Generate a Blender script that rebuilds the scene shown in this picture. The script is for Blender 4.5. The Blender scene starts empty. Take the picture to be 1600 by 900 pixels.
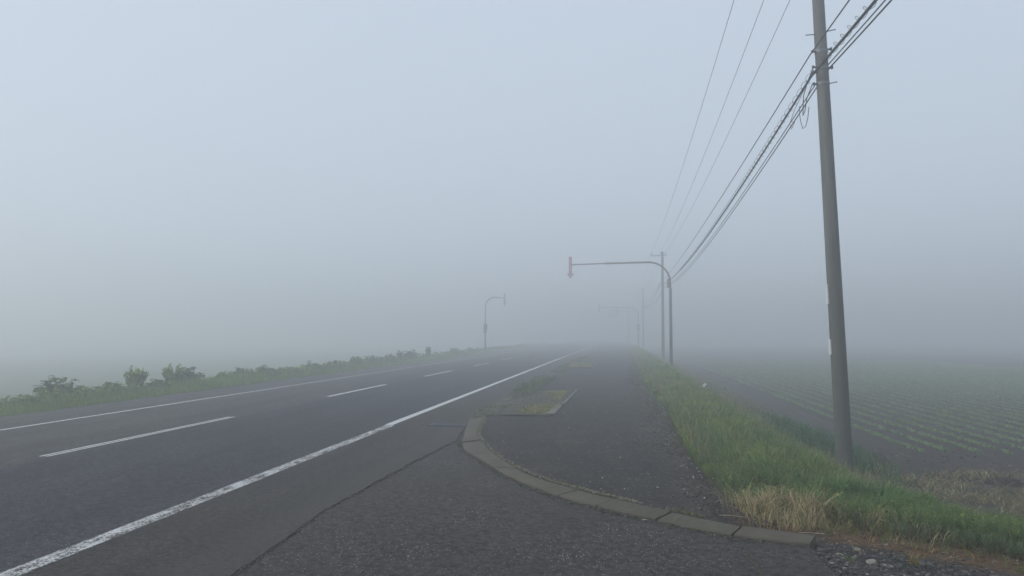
import bpy, bmesh, math, random
import numpy as np
from mathutils import Vector, Matrix, noise as mnoise
random.seed(7); rng = np.random.default_rng(7)
sc = bpy.context.scene
R = math.radians

# ------------------------------------------------------------------ camera
cam_d = bpy.data.cameras.new('camera'); cam = bpy.data.objects.new('camera', cam_d)
sc.collection.objects.link(cam); sc.camera = cam
cam_d.sensor_width = 36.0; cam_d.lens = 27.0; cam_d.clip_start = 0.05; cam_d.clip_end = 5000
pitch = math.atan(74/1200); yaw = math.atan(168/1200*math.cos(pitch))
cam.location = (0, 0, 1.70); cam.rotation_euler = (math.pi/2 + pitch, 0, yaw)

# ------------------------------------------------------------------ sky and sun
SUN_EL, SUN_AZ = 34.0, 255.0          # azimuth of the sun, clockwise from +Y
w = bpy.data.worlds.new('World'); sc.world = w; w.use_nodes = True
nt = w.node_tree; nt.nodes.clear()
out = nt.nodes.new('ShaderNodeOutputWorld'); bg = nt.nodes.new('ShaderNodeBackground')
sky = nt.nodes.new('ShaderNodeTexSky'); sky.sky_type = 'NISHITA'; sky.sun_disc = False
sky.sun_elevation = R(SUN_EL); sky.sun_rotation = R(SUN_AZ)
sky.air_density = 1.0; sky.dust_density = 4.0; sky.altitude = 50
mx = nt.nodes.new('ShaderNodeMix'); mx.data_type = 'RGBA'; mx.inputs[0].default_value = 0.84
mx.inputs[7].default_value = (6.3, 7.2, 8.3, 1)          # thin overcast veil
nt.links.new(sky.outputs[0], mx.inputs[6]); nt.links.new(mx.outputs[2], bg.inputs[0])
bg.inputs[1].default_value = 0.105
nt.links.new(bg.outputs[0], out.inputs[0])
sl = bpy.data.lights.new('sun', 'SUN'); sl.energy = 1.4; sl.angle = R(35); sl.color = (1, .98, .95)
so = bpy.data.objects.new('sun', sl); sc.collection.objects.link(so)
sd = Vector((math.sin(R(SUN_AZ))*math.cos(R(SUN_EL)), math.cos(R(SUN_AZ))*math.cos(R(SUN_EL)), math.sin(R(SUN_EL))))
so.rotation_euler = (-sd).to_track_quat('-Z', 'Y').to_euler(); so.location = (-30, -20, 60)
sc.view_settings.view_transform = 'Standard'; sc.view_settings.look = 'None'
sc.view_settings.exposure = 0.0; sc.view_settings.gamma = 1
sc.cycles.volume_bounces = 8; sc.cycles.max_bounces = 12
FOG = 0.0175

# ------------------------------------------------------------------ helpers
def link(o, parent=None):
    sc.collection.objects.link(o)
    if parent is not None: o.parent = parent
    return o
def tag(o, label=None, cat=None, group=None, kind=None):
    if label: o['label'] = label
    if cat: o['category'] = cat
    if group: o['group'] = group
    if kind: o['kind'] = kind
    return o
def empty(name, loc=(0,0,0), rz=0):
    o = bpy.data.objects.new(name, None); o.location = loc; o.rotation_euler = (0,0,rz)
    o.empty_display_size = .2
    return link(o)
def from_bm(name, bm, mat, parent=None, smooth=False):
    me = bpy.data.meshes.new(name); bm.normal_update(); bm.to_mesh(me); bm.free()
    me.materials.append(mat)
    if smooth:
        me.polygons.foreach_set('use_smooth', [True]*len(me.polygons))
    return link(bpy.data.objects.new(name, me), parent)
def np_mesh(name, verts, faces_flat, face_sizes, mat, parent=None, tint=None, smooth=False):
    me = bpy.data.meshes.new(name)
    nv, nl, nf = len(verts), len(faces_flat), len(face_sizes)
    me.vertices.add(nv); me.loops.add(nl); me.polygons.add(nf)
    me.vertices.foreach_set('co', np.ascontiguousarray(verts, dtype=np.float32).ravel())
    me.loops.foreach_set('vertex_index', np.ascontiguousarray(faces_flat, dtype=np.int32))
    st = np.concatenate([[0], np.cumsum(face_sizes)[:-1]]).astype(np.int32)
    me.polygons.foreach_set('loop_start', st)
    me.polygons.foreach_set('use_smooth', np.full(nf, smooth, dtype=bool))
    me.update(calc_edges=True)
    if tint is not None:
        a = me.color_attributes.new('tint', 'FLOAT_COLOR', 'POINT')
        c = np.ones((nv, 4), dtype=np.float32); c[:, :3] = tint
        a.data.foreach_set('color', c.ravel())
    me.materials.append(mat)
    return link(bpy.data.objects.new(name, me), parent)
def grid(name, X, Y, Z, mat, parent=None, smooth=True):
    """sheet from 2-D arrays X[j,i], Y, Z"""
    ny, nx = X.shape
    v = np.stack([X, Y, Z], -1).reshape(-1, 3)
    i = np.arange(nx-1)[None, :] + nx*np.arange(ny-1)[:, None]
    f = np.stack([i, i+1, i+nx+1, i+nx], -1).reshape(-1)
    return np_mesh(name, v, f, np.full((nx-1)*(ny-1), 4), mat, parent, smooth=smooth)
def box(bm, c, s, rot=None):
    m = Matrix.Translation(c)
    if rot is not None: m = m @ rot
    m = m @ Matrix.Diagonal((s[0], s[1], s[2], 1))
    return bmesh.ops.create_cube(bm, size=1, matrix=m)
def tube(bm, pts, rad, n=8, cap=True):
    pts = [Vector(p) for p in pts]
    if not hasattr(rad, '__len__'): rad = [rad]*len(pts)
    rings = []; prev = None
    for k, p in enumerate(pts):
        t = (pts[min(k+1, len(pts)-1)] - pts[max(k-1, 0)]).normalized()
        if prev is None:
            a = Vector((0,0,1)) if abs(t.z) < .9 else Vector((1,0,0))
            u = t.cross(a).normalized()
        else:
            u = (prev - t*prev.dot(t)).normalized()
        prev = u; v = t.cross(u)
        rings.append([bm.verts.new(p + (u*math.cos(2*math.pi*i/n) + v*math.sin(2*math.pi*i/n))*rad[k]) for i in range(n)])
    for a, b in zip(rings, rings[1:]):
        for i in range(n):
            bm.faces.new((a[i], a[(i+1) % n], b[(i+1) % n], b[i]))
    if cap and n > 2:
        bm.faces.new(rings[0][::-1]); bm.faces.new(rings[-1])
def fbm(x, y, sc_, seed=0, octv=3):
    """cheap vectorised value noise in about -1..1"""
    tot = 0; amp = 1; nrm = 0
    for o in range(octv):
        xs = x*sc_*(2**o) + seed*17.3; ys = y*sc_*(2**o) + seed*7.7
        xi = np.floor(xs).astype(np.int64); yi = np.floor(ys).astype(np.int64)
        xf = xs-xi; yf = ys-yi; xf = xf*xf*(3-2*xf); yf = yf*yf*(3-2*yf)
        def h(a, b):
            n = (a*374761393 + b*668265263 + seed*144665) & 0x7fffffff
            n = ((n ^ (n >> 13))*1274126177) & 0x7fffffff
            n = n ^ (n >> 16)
            return (n % 10007)/5003.5 - 1
        v = (h(xi, yi)*(1-xf) + h(xi+1, yi)*xf)*(1-yf) + (h(xi, yi+1)*(1-xf) + h(xi+1, yi+1)*xf)*yf
        tot = tot + amp*v; nrm += amp; amp *= .5
    return tot/nrm

# ------------------------------------------------------------------ materials
class M:
    def __init__(s, name):
        s.m = bpy.data.materials.new(name); s.m.use_nodes = True
        s.t = s.m.node_tree; s.b = s.t.nodes['Principled BSDF']; s.o = s.t.nodes['Material Output']
        s.co = s.n('ShaderNodeTexCoord').outputs['Object']
        s.b.inputs['Specular IOR Level'].default_value = .3
    def n(s, typ, **kw):
        nd = s.t.nodes.new(typ)
        for k, v in kw.items(): setattr(nd, k, v)
        return nd
    def l(s, a, b): s.t.links.new(a, b)
    def noise(s, scale, detail=4, rough=.6, stretch=None, vec=None, dist=0):
        nd = s.n('ShaderNodeTexNoise'); nd.inputs['Scale'].default_value = scale
        nd.inputs['Detail'].default_value = detail; nd.inputs['Roughness'].default_value = rough
        nd.inputs['Distortion'].default_value = dist
        v = vec or s.co
        if stretch:
            mp = s.n('ShaderNodeMapping'); mp.inputs['Scale'].default_value = stretch
            s.l(v, mp.inputs[0]); v = mp.outputs[0]
        s.l(v, nd.inputs['Vector']); return nd.outputs[0]
    def ramp(s, fac, stops):
        r = s.n('ShaderNodeValToRGB'); e = r.color_ramp.elements
        while len(e) < len(stops): e.new(.5)
        for q, (p, c) in zip(e, stops):
            q.position = p; q.color = (c, c, c, 1) if not hasattr(c, '__len__') else (*c, 1)
        s.l(fac, r.inputs[0]); return r.outputs[0]
    def mix(s, f, a, b, mode='MIX'):
        m = s.n('ShaderNodeMix', data_type='RGBA', blend_type=mode)
        for inp, v in ((0, f), (6, a), (7, b)):
            if isinstance(v, (int, float)): m.inputs[inp].default_value = v
            elif isinstance(v, tuple): m.inputs[inp].default_value = (*v, 1)
            else: s.l(v, m.inputs[inp])
        return m.outputs[2]
    def math(s, op, a, b=0.0, c=None):
        m = s.n('ShaderNodeMath', operation=op)
        for i, v in enumerate((a, b) if c is None else (a, b, c)):
            if isinstance(v, (int, float)): m.inputs[i].default_value = v
            else: s.l(v, m.inputs[i])
        return m.outputs[0]
    def xyz(s):
        x = s.n('ShaderNodeSeparateXYZ'); s.l(s.co, x.inputs[0]); return x.outputs
    def band(s, v, lo, hi, soft):
        """1 between lo and hi"""
        a = s.n('ShaderNodeMapRange', interpolation_type='SMOOTHSTEP'); s.l(v, a.inputs[0])
        a.inputs[1].default_value = lo-soft; a.inputs[2].default_value = lo+soft
        b = s.n('ShaderNodeMapRange', interpolation_type='SMOOTHSTEP'); s.l(v, b.inputs[0])
        b.inputs[1].default_value = hi-soft; b.inputs[2].default_value = hi+soft
        return s.math('SUBTRACT', a.outputs[0], b.outputs[0])
    def bump(s, h, strength=.5, dist=.01):
        b = s.n('ShaderNodeBump'); b.inputs['Strength'].default_value = strength
        b.inputs['Distance'].default_value = dist; s.l(h, b.inputs['Height'])
        s.l(b.outputs[0], s.b.inputs['Normal']); return s
    def col(s, c, rough=.8):
        if isinstance(c, tuple): s.b.inputs['Base Color'].default_value = (*c, 1)
        else: s.l(c, s.b.inputs['Base Color'])
        s.b.inputs['Roughness'].default_value = rough; return s

def plain(name, c, rough=.7, var=.25, scale=6, metal=0, stretch=None):
    m = M(name); n = m.noise(scale, 5, .65, stretch)
    lo = tuple(x*(1-var) for x in c); hi = tuple(min(1, x*(1+var)) for x in c)
    m.col(m.ramp(n, [(.3, lo), (.7, hi)]), rough); m.b.inputs['Metallic'].default_value = metal
    return m.m

def asphalt_col(m, base, warm, speck=.16, kind='plain'):
    """colour and relief of an asphalt surface"""
    g = m.noise(140, 3, .7); g2 = m.noise(420, 2, .6); big = m.noise(.55, 4, .6); mid = m.noise(3.2, 5, .65)
    c = m.mix(m.ramp(g, [(.32, .0), (.68, 1.)]), tuple(x*.35 for x in base), tuple(x*1.75 for x in base))
    gm = m.noise(15, 6, .86); c = m.mix(m.ramp(gm, [(.40, .0), (.60, 1.)]), m.mix(1., c, (.30, .30, .30), 'MULTIPLY'), m.mix(1., c, (1.95, 1.92, 1.86), 'MULTIPLY'))
    c = m.mix(m.ramp(big, [(.35, 0.), (.65, .75)]), c, m.mix(1., c, warm, 'MULTIPLY'))
    c = m.mix(m.ramp(mid, [(.3, .0), (.75, .45)]), c, m.mix(1., c, (1.35, 1.33, 1.3), 'MULTIPLY'))
    # pale stone chips in the binder
    vo = m.n('ShaderNodeTexVoronoi'); vo.inputs['Scale'].default_value = 55; m.l(m.co, vo.inputs['Vector'])
    sep = m.n('ShaderNodeSeparateColor'); m.l(vo.outputs['Color'], sep.inputs[0])
    pick = m.math('GREATER_THAN', sep.outputs[0], .80)
    near = m.math('LESS_THAN', vo.outputs['Distance'], .32)
    dens = m.ramp(m.noise(1.1, 3, .6), [(.4, .25), (.65, 1.)])
    chip = m.math('MULTIPLY', m.math('MULTIPLY', pick, near), dens)
    c = m.mix(chip, c, m.mix(sep.outputs[1], (speck*.45,)*3, (speck*1.3, speck*1.25, speck*1.15)))
    h = m.math('ADD', m.math('MULTIPLY', g, .8), m.math('MULTIPLY', g2, .4))
    return c, h, big, mid

def asphalt(name, base, warm, speck, road=False, walk=False):
    m = M(name); c, h, big, mid = asphalt_col(m, base, warm, speck)
    if road:
        x, y, z = m.xyz()
        wob = m.noise(.6, 3, .6, (1, .15, 1))
        xw = m.math('ADD', x, m.math('MULTIPLY', m.math('SUBTRACT', wob, .5), .35))
        pt = m.ramp(m.noise(.9, 5, .7, (1, .5, 1)), [(.47, 0.), (.53, .5)])      # worn and patched areas
        c = m.mix(pt, c, m.mix(1., c, (1.25, 1.22, 1.18), 'MULTIPLY'))
        seal = m.band(xw, -7.42, -4.42, .05)              # the newer bluish surface of the near lane
        c = m.mix(seal, c, m.mix(1., c, (.90, .90, 1.06), 'MULTIPLY'))
        old = m.band(xw, -13.5, -7.42, .05)
        c = m.mix(old, c, m.mix(1., c, (1.30, 1.28, 1.25), 'MULTIPLY'))
        sh = m.band(xw, -4.42, -2.5, .05)                 # gutter side, same worn mix as the apron
        c = m.mix(sh, c, m.mix(1., c, (1.0, .92, .85), 'MULTIPLY'))
        streak = m.noise(2.6, 4, .6, (1, .05, 1))
        c = m.mix(m.math('MULTIPLY', m.ramp(streak, [(.42, 0.), (.7, .8)]), 1.), c, m.mix(1., c, (.58, .58, .60), 'MULTIPLY'))
        for cx in (-5.1, -6.75, -8.5, -10.1):             # polished wheel tracks
            tr = m.band(xw, cx-.22, cx+.22, .18)
            c = m.mix(m.math('MULTIPLY', tr, .55), c, m.mix(1., c, (.70, .70, .73), 'MULTIPLY'))
        dirt = m.band(xw, -3.25, -2.6, .22)
        c = m.mix(m.math('MULTIPLY', dirt, .35), c, (.075, .070, .060))
        cr = m.n('ShaderNodeTexVoronoi', feature='DISTANCE_TO_EDGE'); cr.inputs['Scale'].default_value = .42
        wv = m.n('ShaderNodeVectorMath', operation='ADD')
        nz = m.n('ShaderNodeTexNoise'); nz.inputs['Scale'].default_value = 3; nz.inputs['Detail'].default_value = 5
        m.l(m.co, nz.inputs['Vector']); m.l(m.co, wv.inputs[0])
        sc2 = m.n('ShaderNodeVectorMath', operation='SCALE'); sc2.inputs[3].default_value = .35
        m.l(nz.outputs[1], sc2.inputs[0]); m.l(sc2.outputs[0], wv.inputs[1]); m.l(wv.outputs[0], cr.inputs['Vector'])
        crack = m.math('MULTIPLY', m.math('LESS_THAN', cr.outputs[0], .0016), m.ramp(m.noise(.35, 2), [(.56, 0.), (.62, .7)]))
        c = m.mix(crack, c, (.012, .012, .012))
    if walk:                                              # crazed old surface, worse towards the grass
        x, y, z = m.xyz()
        nz = m.n('ShaderNodeTexNoise'); nz.inputs['Scale'].default_value = 5; nz.inputs['Detail'].default_value = 5; m.l(m.co, nz.inputs['Vector'])
        s2 = m.n('ShaderNodeVectorMath', operation='SCALE'); s2.inputs[3].default_value = .14; m.l(nz.outputs[1], s2.inputs[0])
        wv = m.n('ShaderNodeVectorMath', operation='ADD'); m.l(m.co, wv.inputs[0]); m.l(s2.outputs[0], wv.inputs[1])
        cr = m.n('ShaderNodeTexVoronoi', feature='DISTANCE_TO_EDGE'); cr.inputs['Scale'].default_value = 5.5; m.l(wv.outputs[0], cr.inputs['Vector'])
        where = m.ramp(m.noise(.8, 3, .6), [(.48, 0.), (.58, .85)])
        ck = m.math('MULTIPLY', m.math('LESS_THAN', cr.outputs[0], .035), where)
        c = m.mix(ck, c, (.005, .005, .005))
        silt = m.math('MULTIPLY', m.band(m.math('ADD', x, m.math('MULTIPLY', m.noise(2.2, 5, .75), .8)), .98, 9, .22), m.ramp(m.noise(13, 5, .8), [(.4, .1), (.6, .8)]))
        c = m.mix(silt, c, (.062, .050, .036))
        pale = m.ramp(m.noise(1.7, 5, .7, (1, .6, 1)), [(.5, 0.), (.62, .55)])
        c = m.mix(pale, c, m.mix(1., c, (1.9, 1.8, 1.65), 'MULTIPLY'))
    m.col(c, .82); m.bump(h, .55, .006)
    m.b.inputs['Specular IOR Level'].default_value = .25
    return m.m

mat_road = asphalt('road_asphalt', (.0315, .0310, .0310), (.86, .87, .88), .26, True)
mat_drive = asphalt('driveway_asphalt', (.0295, .0262, .0240), (1.12, 1.08, 1.02), .38)
mat_walk = asphalt('sidewalk_asphalt', (.0155, .0140, .0125), (1.4, 1.32, 1.2), .40, walk=True)

def paint(name, xc, half, wear, twin=False):
    m = M(name); c, h, big, mid = asphalt_col(m, (.05, .05, .051), (.9, .9, .9), .2)
    x, y, z = m.xyz(); d = m.math('ABSOLUTE', m.math('SUBTRACT', x, xc))
    grit = m.noise(48, 4, .8); patch = m.noise(7, 4, .65, (1, .35, 1)); e = m.noise(22, 3, .6)
    if twin:
        t = m.math('ABSOLUTE', m.math('SUBTRACT', d, half*.55)); lim = half*.36
    else:
        t = d; lim = half*.86
    t = m.math('ADD', t, m.math('MULTIPLY', m.math('SUBTRACT', e, .5), half*.35))
    edge = m.n('ShaderNodeMapRange'); m.l(t, edge.inputs[0]); edge.inputs[1].default_value = lim-.012; edge.inputs[2].default_value = lim+.006
    edge.inputs[3].default_value = 1; edge.inputs[4].default_value = 0
    worn = m.math('ADD', m.math('MULTIPLY', grit, .75), m.math('MULTIPLY', patch, .45))
    keep = m.ramp(worn, [(wear-.045, 0.), (wear+.045, 1.)])
    mask = m.math('MULTIPLY', edge.outputs[0], keep)
    pc = m.mix(m.noise(4, 4), (.46, .46, .45), (.66, .66, .64))
    m.col(pc, .6); m.bump(grit, .3, .003)
    tr = m.n('ShaderNodeBsdfTransparent'); ms = m.n('ShaderNodeMixShader')
    m.l(mask, ms.inputs[0]); m.l(tr.outputs[0], ms.inputs[1]); m.l(m.b.outputs[0], ms.inputs[2]); m.l(ms.outputs[0], m.o.inputs[0])
    return m.m

def tinted(name, rough=.75, transl=.25):
    m = M(name); a = m.n('ShaderNodeAttribute'); a.attribute_name = 'tint'
    c = m.mix(m.noise(9, 2), a.outputs[0], m.mix(1., a.outputs[0], (1.25, 1.2, 1.1), 'MULTIPLY'))
    m.col(c, rough); m.b.inputs['Specular IOR Level'].default_value = .15
    if transl:
        tl = m.n('ShaderNodeBsdfTranslucent'); m.l(c, tl.inputs[0])
        ms = m.n('ShaderNodeMixShader'); ms.inputs[0].default_value = transl
        m.l(m.b.outputs[0], ms.inputs[1]); m.l(tl.outputs[0], ms.inputs[2]); m.l(ms.outputs[0], m.o.inputs[0])
    return m.m
mat_leaf = tinted('leaf_tissue'); mat_straw = tinted('dry_straw', .8, .15); mat_stone = tinted('stone', .85, 0)

def soil(name, a, b, c3, scale=5, bump=.03):
    m = M(name); n1 = m.noise(scale, 6, .7); n2 = m.noise(scale*.18, 4, .6); n3 = m.noise(scale*9, 4, .7)
    c = m.mix(m.ramp(n1, [(.35, 0.), (.65, 1.)]), a, b); c = m.mix(m.ramp(n2, [(.42, 0.), (.62, .8)]), c, c3)
    c = m.mix(m.ramp(n3, [(.35, .45), (.6, 0.)]), c, m.mix(1., c, (.5, .5, .5), 'MULTIPLY'))
    m.col(c, .95); m.bump(m.math('ADD', n1, m.math('MULTIPLY', n3, .4)), .8, bump); return m.m
mat_ground = soil('meadow_ground', (.05, .062, .03), (.07, .085, .042), (.085, .082, .05), .8)
mat_leftfield = soil('left_field_ground', (.075, .11, .055), (.09, .13, .065), (.10, .12, .07), .25)
mat_field = soil('field_soil', (.022, .016, .013), (.040, .030, .024), (.030, .023, .018), 3)
mat_dirt = soil('red_brown_dirt', (.062, .036, .022), (.125, .078, .045), (.038, .031, .027), 2.6, .02)
mat_bank = soil('bank_soil', (.042, .036, .027), (.085, .074, .052), (.05, .055, .034), 2.5, .05)
mat_bed = soil('bed_soil', (.058, .054, .044), (.115, .105, .085), (.085, .088, .042), 9, .02)
mat_crack_and_shade = plain('crack_dirt_and_shade', (.010, .009, .009), .95)

# concrete
def concrete(name, base, stain, scale=3, mossy=0.):
    m = M(name); n1 = m.noise(scale, 6, .65); n2 = m.noise(scale*22, 4, .7); n3 = m.noise(scale*.6, 3)
    c = m.mix(m.ramp(n1, [(.3, 0.), (.7, 1.)]), base, tuple(x*1.35 for x in base))
    c = m.mix(m.ramp(n3, [(.45, 0.), (.7, .8)]), c, stain)
    c = m.mix(m.ramp(n2, [(.3, .5), (.5, 0.)]), c, m.mix(1., c, (.55, .55, .52), 'MULTIPLY'))
    if mossy: c = m.mix(m.math('MULTIPLY', m.ramp(m.noise(5, 5, .7), [(.5, 0.), (.62, 1.)]), mossy), c, (.06, .07, .035))
    m.col(c, .9); m.bump(m.math('ADD', n1, n2), .4, .006); return m.m
mat_kerb = concrete('kerb_concrete', (.085, .076, .058), (.070, .066, .048), 2.5, .5)
mat_edging = concrete('edging_concrete', (.145, .138, .112), (.10, .098, .072), 3, .7)

def pole_mat():
    m = M('pole_concrete'); x, y, z = m.xyz()
    n1 = m.noise(1.6, 6, .65, (1, 1, .35)); n2 = m.noise(15, 5, .8); v = m.noise(11, 5, .7, (1, 1, .05))
    c = m.mix(m.ramp(n1, [(.3, 0.), (.7, 1.)]), (.115, .112, .10), (.198, .188, .166))
    c = m.mix(m.ramp(v, [(.42, 0.), (.66, .75)]), c, (.085, .087, .083))
    c = m.mix(m.ramp(n2, [(.3, .4), (.45, 0.)]), c, (.08, .08, .072))
    zz = m.n('ShaderNodeMapRange'); m.l(z, zz.inputs[0]); zz.inputs[1].default_value = 0.; zz.inputs[2].default_value = 5.0
    zz.inputs[3].default_value = .85; zz.inputs[4].default_value = 0
    c = m.mix(m.math('MULTIPLY', zz.outputs[0], m.ramp(m.noise(3, 4), [(.25, .55), (.6, 1.)])), c, (.072, .078, .072))   # mottled, darker towards the foot
    m.col(c, .88); m.bump(m.math('ADD', n1, n2), .35, .005); return m.m
mat_pole = pole_mat()
mat_steel = plain('galvanised_steel', (.20, .21, .22), .5, .2, 20, .5)
mat_darksteel = plain('dark_steel', (.055, .055, .06), .55, .25, 15, .4)
mat_signpole = plain('sign_pole_paint', (.10, .095, .10), .55, .22, 9, .1)
mat_armdark = plain('sign_arm_paint', (.18, .095, .10), .5, .2, 9, .1)
mat_cable = plain('cable_rubber', (.022, .022, .026), .6, .2, 5)
mat_wire = plain('wire_metal', (.05, .052, .06), .5, .2, 5, .3)
mat_porcelain = plain('insulator_porcelain', (.32, .32, .33), .25, .1, 5)
mat_platewhite = plain('plate_white', (.62, .63, .63), .5, .08, 12)
mat_arrowface = plain('arrow_sheeting', (.60, .36, .36), .45, .25, 9)
mat_arrowframe = plain('arrow_frame', (.13, .13, .14), .5, .2, 9, .3)
mat_boxpink = plain('lamp_housing', (.30, .245, .24), .5, .15, 14)
mat_grate = plain('grate_iron', (.062, .064, .076), .55, .3, 30, .2)
mat_signblue = plain('sign_face_blue', (.20, .27, .36), .45, .08, 3)
mat_paper = plain('white_scrap', (.78, .8, .78), .7, .05, 20)
mat_bark = plain('stem_bark', (.07, .085, .045), .8, .25, 9)

# ------------------------------------------------------------------ terrain
kout = [(-3.02,15.5),(-2.93,14.7),(-2.80,13.9),(-2.66,13.1),(-2.55,12.45),(-2.48,12.0),(-2.28,11.3),(-1.99,10.71),(-1.71,10.1),(-1.39,9.4),(-1.08,8.88),(-.75,8.38),(-.50,8.08),(-.26,7.84),(0.,7.6),(.29,7.35),(.60,7.09),(.92,6.87),(1.22,6.73),(1.52,6.64)]
kin  = [(-2.74,15.5),(-2.62,14.6),(-2.50,13.7),(-2.42,13.1),(-2.30,12.45),(-2.17,12.05),(-1.90,11.15),(-1.62,10.4),(-1.33,9.7),(-1.08,9.2),(-.80,8.78),(-.53,8.46),(-.28,8.18),(-.06,7.97),(.18,7.72),(.45,7.48),(.74,7.22),(1.03,7.0),(1.33,6.85),(1.59,6.74)]
KO = np.array(kout); KI = np.array(kin)
def kin_x(y): return np.interp(y, KI[::-1, 1], KI[::-1, 0])
def kout_x(y): return np.interp(y, KO[::-1, 1], KO[::-1, 0])
def prof(d): return np.interp(d, [-1, 0, 1.2, 2.2, 3.2, 4.4, 9], [.0, .0, -.09, -.42, -.74, -.98, -1.0])
def front_y(x):
    """where the dirt ends and the grass begins beside the driveway"""
    return 7.55-.80*np.clip(np.asarray(x, float)-1.9, 0, 4)
def gz(x, y):
    """height of the land beside the road"""
    x = np.asarray(x, float); y = np.asarray(y, float)
    left = np.interp(x, [-900, -60, -26, -19, -15.8, -14, -13.3, -13.0], [-2.2, -2.0, -1.8, -1.3, -.5, -.2, -.10, -.12])
    right = np.maximum(prof(x-1.0), prof((y-front_y(x))*.80))
    z = np.where(x < -13.0, left, np.where(x < .85, -.12, right))
    # blend the step near the sidewalk edge
    z = np.where((x >= .85) & (x < 1.0), -.12 + (x-.85)/.15*(.02+.12), z)
    bump = fbm(x, y, .9, 3)*.035 + fbm(x, y, .22, 5)*.05 + np.where((x > 3.3) & (y > 7) & (y < 17), fbm(x, y, 1.6, 6)*.09, 0)
    amt = np.where(x < -13.3, np.clip((-13.3-x)/1.5, 0, 1), np.clip((x-1.3)/1.5, 0, 1))
    return z + bump*amt

xs = np.unique(np.concatenate([np.linspace(-900, -60, 15), np.linspace(-60, -22, 20), np.linspace(-22, -13, 37), [-12.9, -8, -3, .84, .86, 1.0], np.linspace(1.0, 7, 41), np.linspace(7, 60, 30), np.linspace(60, 900, 15)]))
ys = np.unique(np.concatenate([np.linspace(-300, -12, 12), np.linspace(-12, 4, 17), np.linspace(4, 24, 81), np.linspace(24, 80, 57), np.linspace(80, 1500, 40)]))
X, Y = np.meshgrid(xs, ys)
Z = gz(X, Y)
Z = np.where((X > 5.0) & (Y > 15.2), Z-.16, Z)
Z = np.where(X > 1.0, Z-.14*np.clip((front_y(X)+.55-Y)/.4, 0, 1), Z)
m = M('land_cover')                                     # soil of the right bank, meadow floor on the left
x_, y_, z_ = m.xyz()
n1 = m.noise(2.5, 6, .7); n3 = m.noise(22, 4, .7); n2 = m.noise(.5, 4)
cr_ = m.mix(m.ramp(n1, [(.35, 0.), (.65, 1.)]), (.040, .034, .026), (.075, .064, .045))
cr_ = m.mix(m.ramp(n2, [(.4, 0.), (.6, .6)]), cr_, (.045, .052, .03))
cl_ = m.mix(m.ramp(n1, [(.35, 0.), (.65, 1.)]), (.085, .12, .062), (.12, .16, .085))
cl_ = m.mix(m.ramp(n2, [(.45, 0.), (.6, .5)]), cl_, (.10, .12, .07))
c_ = m.mix(m.math('LESS_THAN', x_, -12.5), cr_, cl_)
c_ = m.mix(m.ramp(n3, [(.35, .4), (.6, 0.)]), c_, m.mix(1., c_, (.5, .5, .5), 'MULTIPLY'))
m.col(c_, .95); m.bump(m.math('ADD', n1, n3), .7, .03)
tag(grid('ground', X, Y, Z, m.m), 'green and brown open land on both sides of the road', kind='structure')

# ploughed field with planting ridges
ROW0, ROWS, ROWD = 6.75, 62, .625
fx = np.unique(np.concatenate([np.arange(4.9, 46, .104), np.linspace(46, 900, 30)]))
fy = np.unique(np.concatenate([np.linspace(15.2, 60, 110), np.linspace(60, 1400, 40)]))
X, Y = np.meshgrid(fx, fy)
ridge = .055*np.cos((X-ROW0)/ROWD*2*math.pi)*np.clip((X-6.2)/.4, 0, 1)*np.clip((Y-18.2)/.8, 0, 1)*np.clip((46-X)/3, 0, 1)
Z = -1.0 + ridge + fbm(X, Y, 2.2, 9)*.035
Z[0, :] = -1.3; Z[:, 0] = -1.3
tag(grid('crop_field', X, Y, Z, mat_field), 'dark ploughed field with parallel planting ridges', kind='structure')

# driveway apron
ys = np.concatenate([np.linspace(-20, 4, 25), np.linspace(4.1, 15.4, 150)])
n = 40; rx = np.where(ys < 6.62, 1.5 + .10*fbm(ys, ys*0, 1.7, 2)+np.clip(5-ys, 0, 3)*.12, kout_x(ys)+.05)
lx = np.full_like(ys, -2.95); rx = np.maximum(rx, lx+.02)
t = np.linspace(0, 1, n)[None, :]; X = lx[:, None]*(1-t)+rx[:, None]*t; Y = np.repeat(ys[:, None], n, 1)
Z = -.014 + fbm(X, Y, .5, 4)*.006 + fbm(X, Y, 3, 6)*.0015
tag(grid('driveway', X, Y, Z, mat_drive), 'rough dark asphalt apron in front of the curved kerb', kind='structure')

# road
rowy = np.concatenate([np.linspace(-20, 3, 24), np.arange(3, 16, .045), np.linspace(16, 60, 90), np.linspace(61, 600, 60)])
jx = np.interp(rowy, [-20, 5.2, 7.2, 9.07, 11.48, 12.3, 13.2, 15.5, 16], [-2.7, -2.73, -2.87, -2.82, -2.70, -2.62, -2.75, -2.98, -2.98])
jag = (fbm(rowy, rowy*0, 1.6, 11)*.035 + fbm(rowy, rowy*0, 6, 12, 4)*.028)*np.clip((12.4-rowy), 0, 1)
jx = jx + jag
cols = np.array([-13.45, -12.6, -11, -9.2, -8.2, -7.55, -6.9, -6, -5.2, -4.3, -3.6, -3.2])
czs = np.array([-.085, -.045, 0, .055, .085, .10, .085, .055, .03, 0, 0, 0])
X = np.concatenate([np.repeat(cols[None, :], len(rowy), 0), (jx-.0)[:, None], (jx+.004)[:, None]], 1)
X[:, 0] += fbm(rowy, rowy*0, .8, 21)*.10
Y = np.repeat(rowy[:, None], X.shape[1], 1)
Z = np.concatenate([np.repeat(czs[None, :], len(rowy), 0), np.full((len(rowy), 1), 0.0), np.full((len(rowy), 1), -.05)], 1)
road = tag(grid('road', X, Y, Z, mat_road, smooth=False), 'two lane asphalt road running away into the fog', kind='structure')
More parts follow.
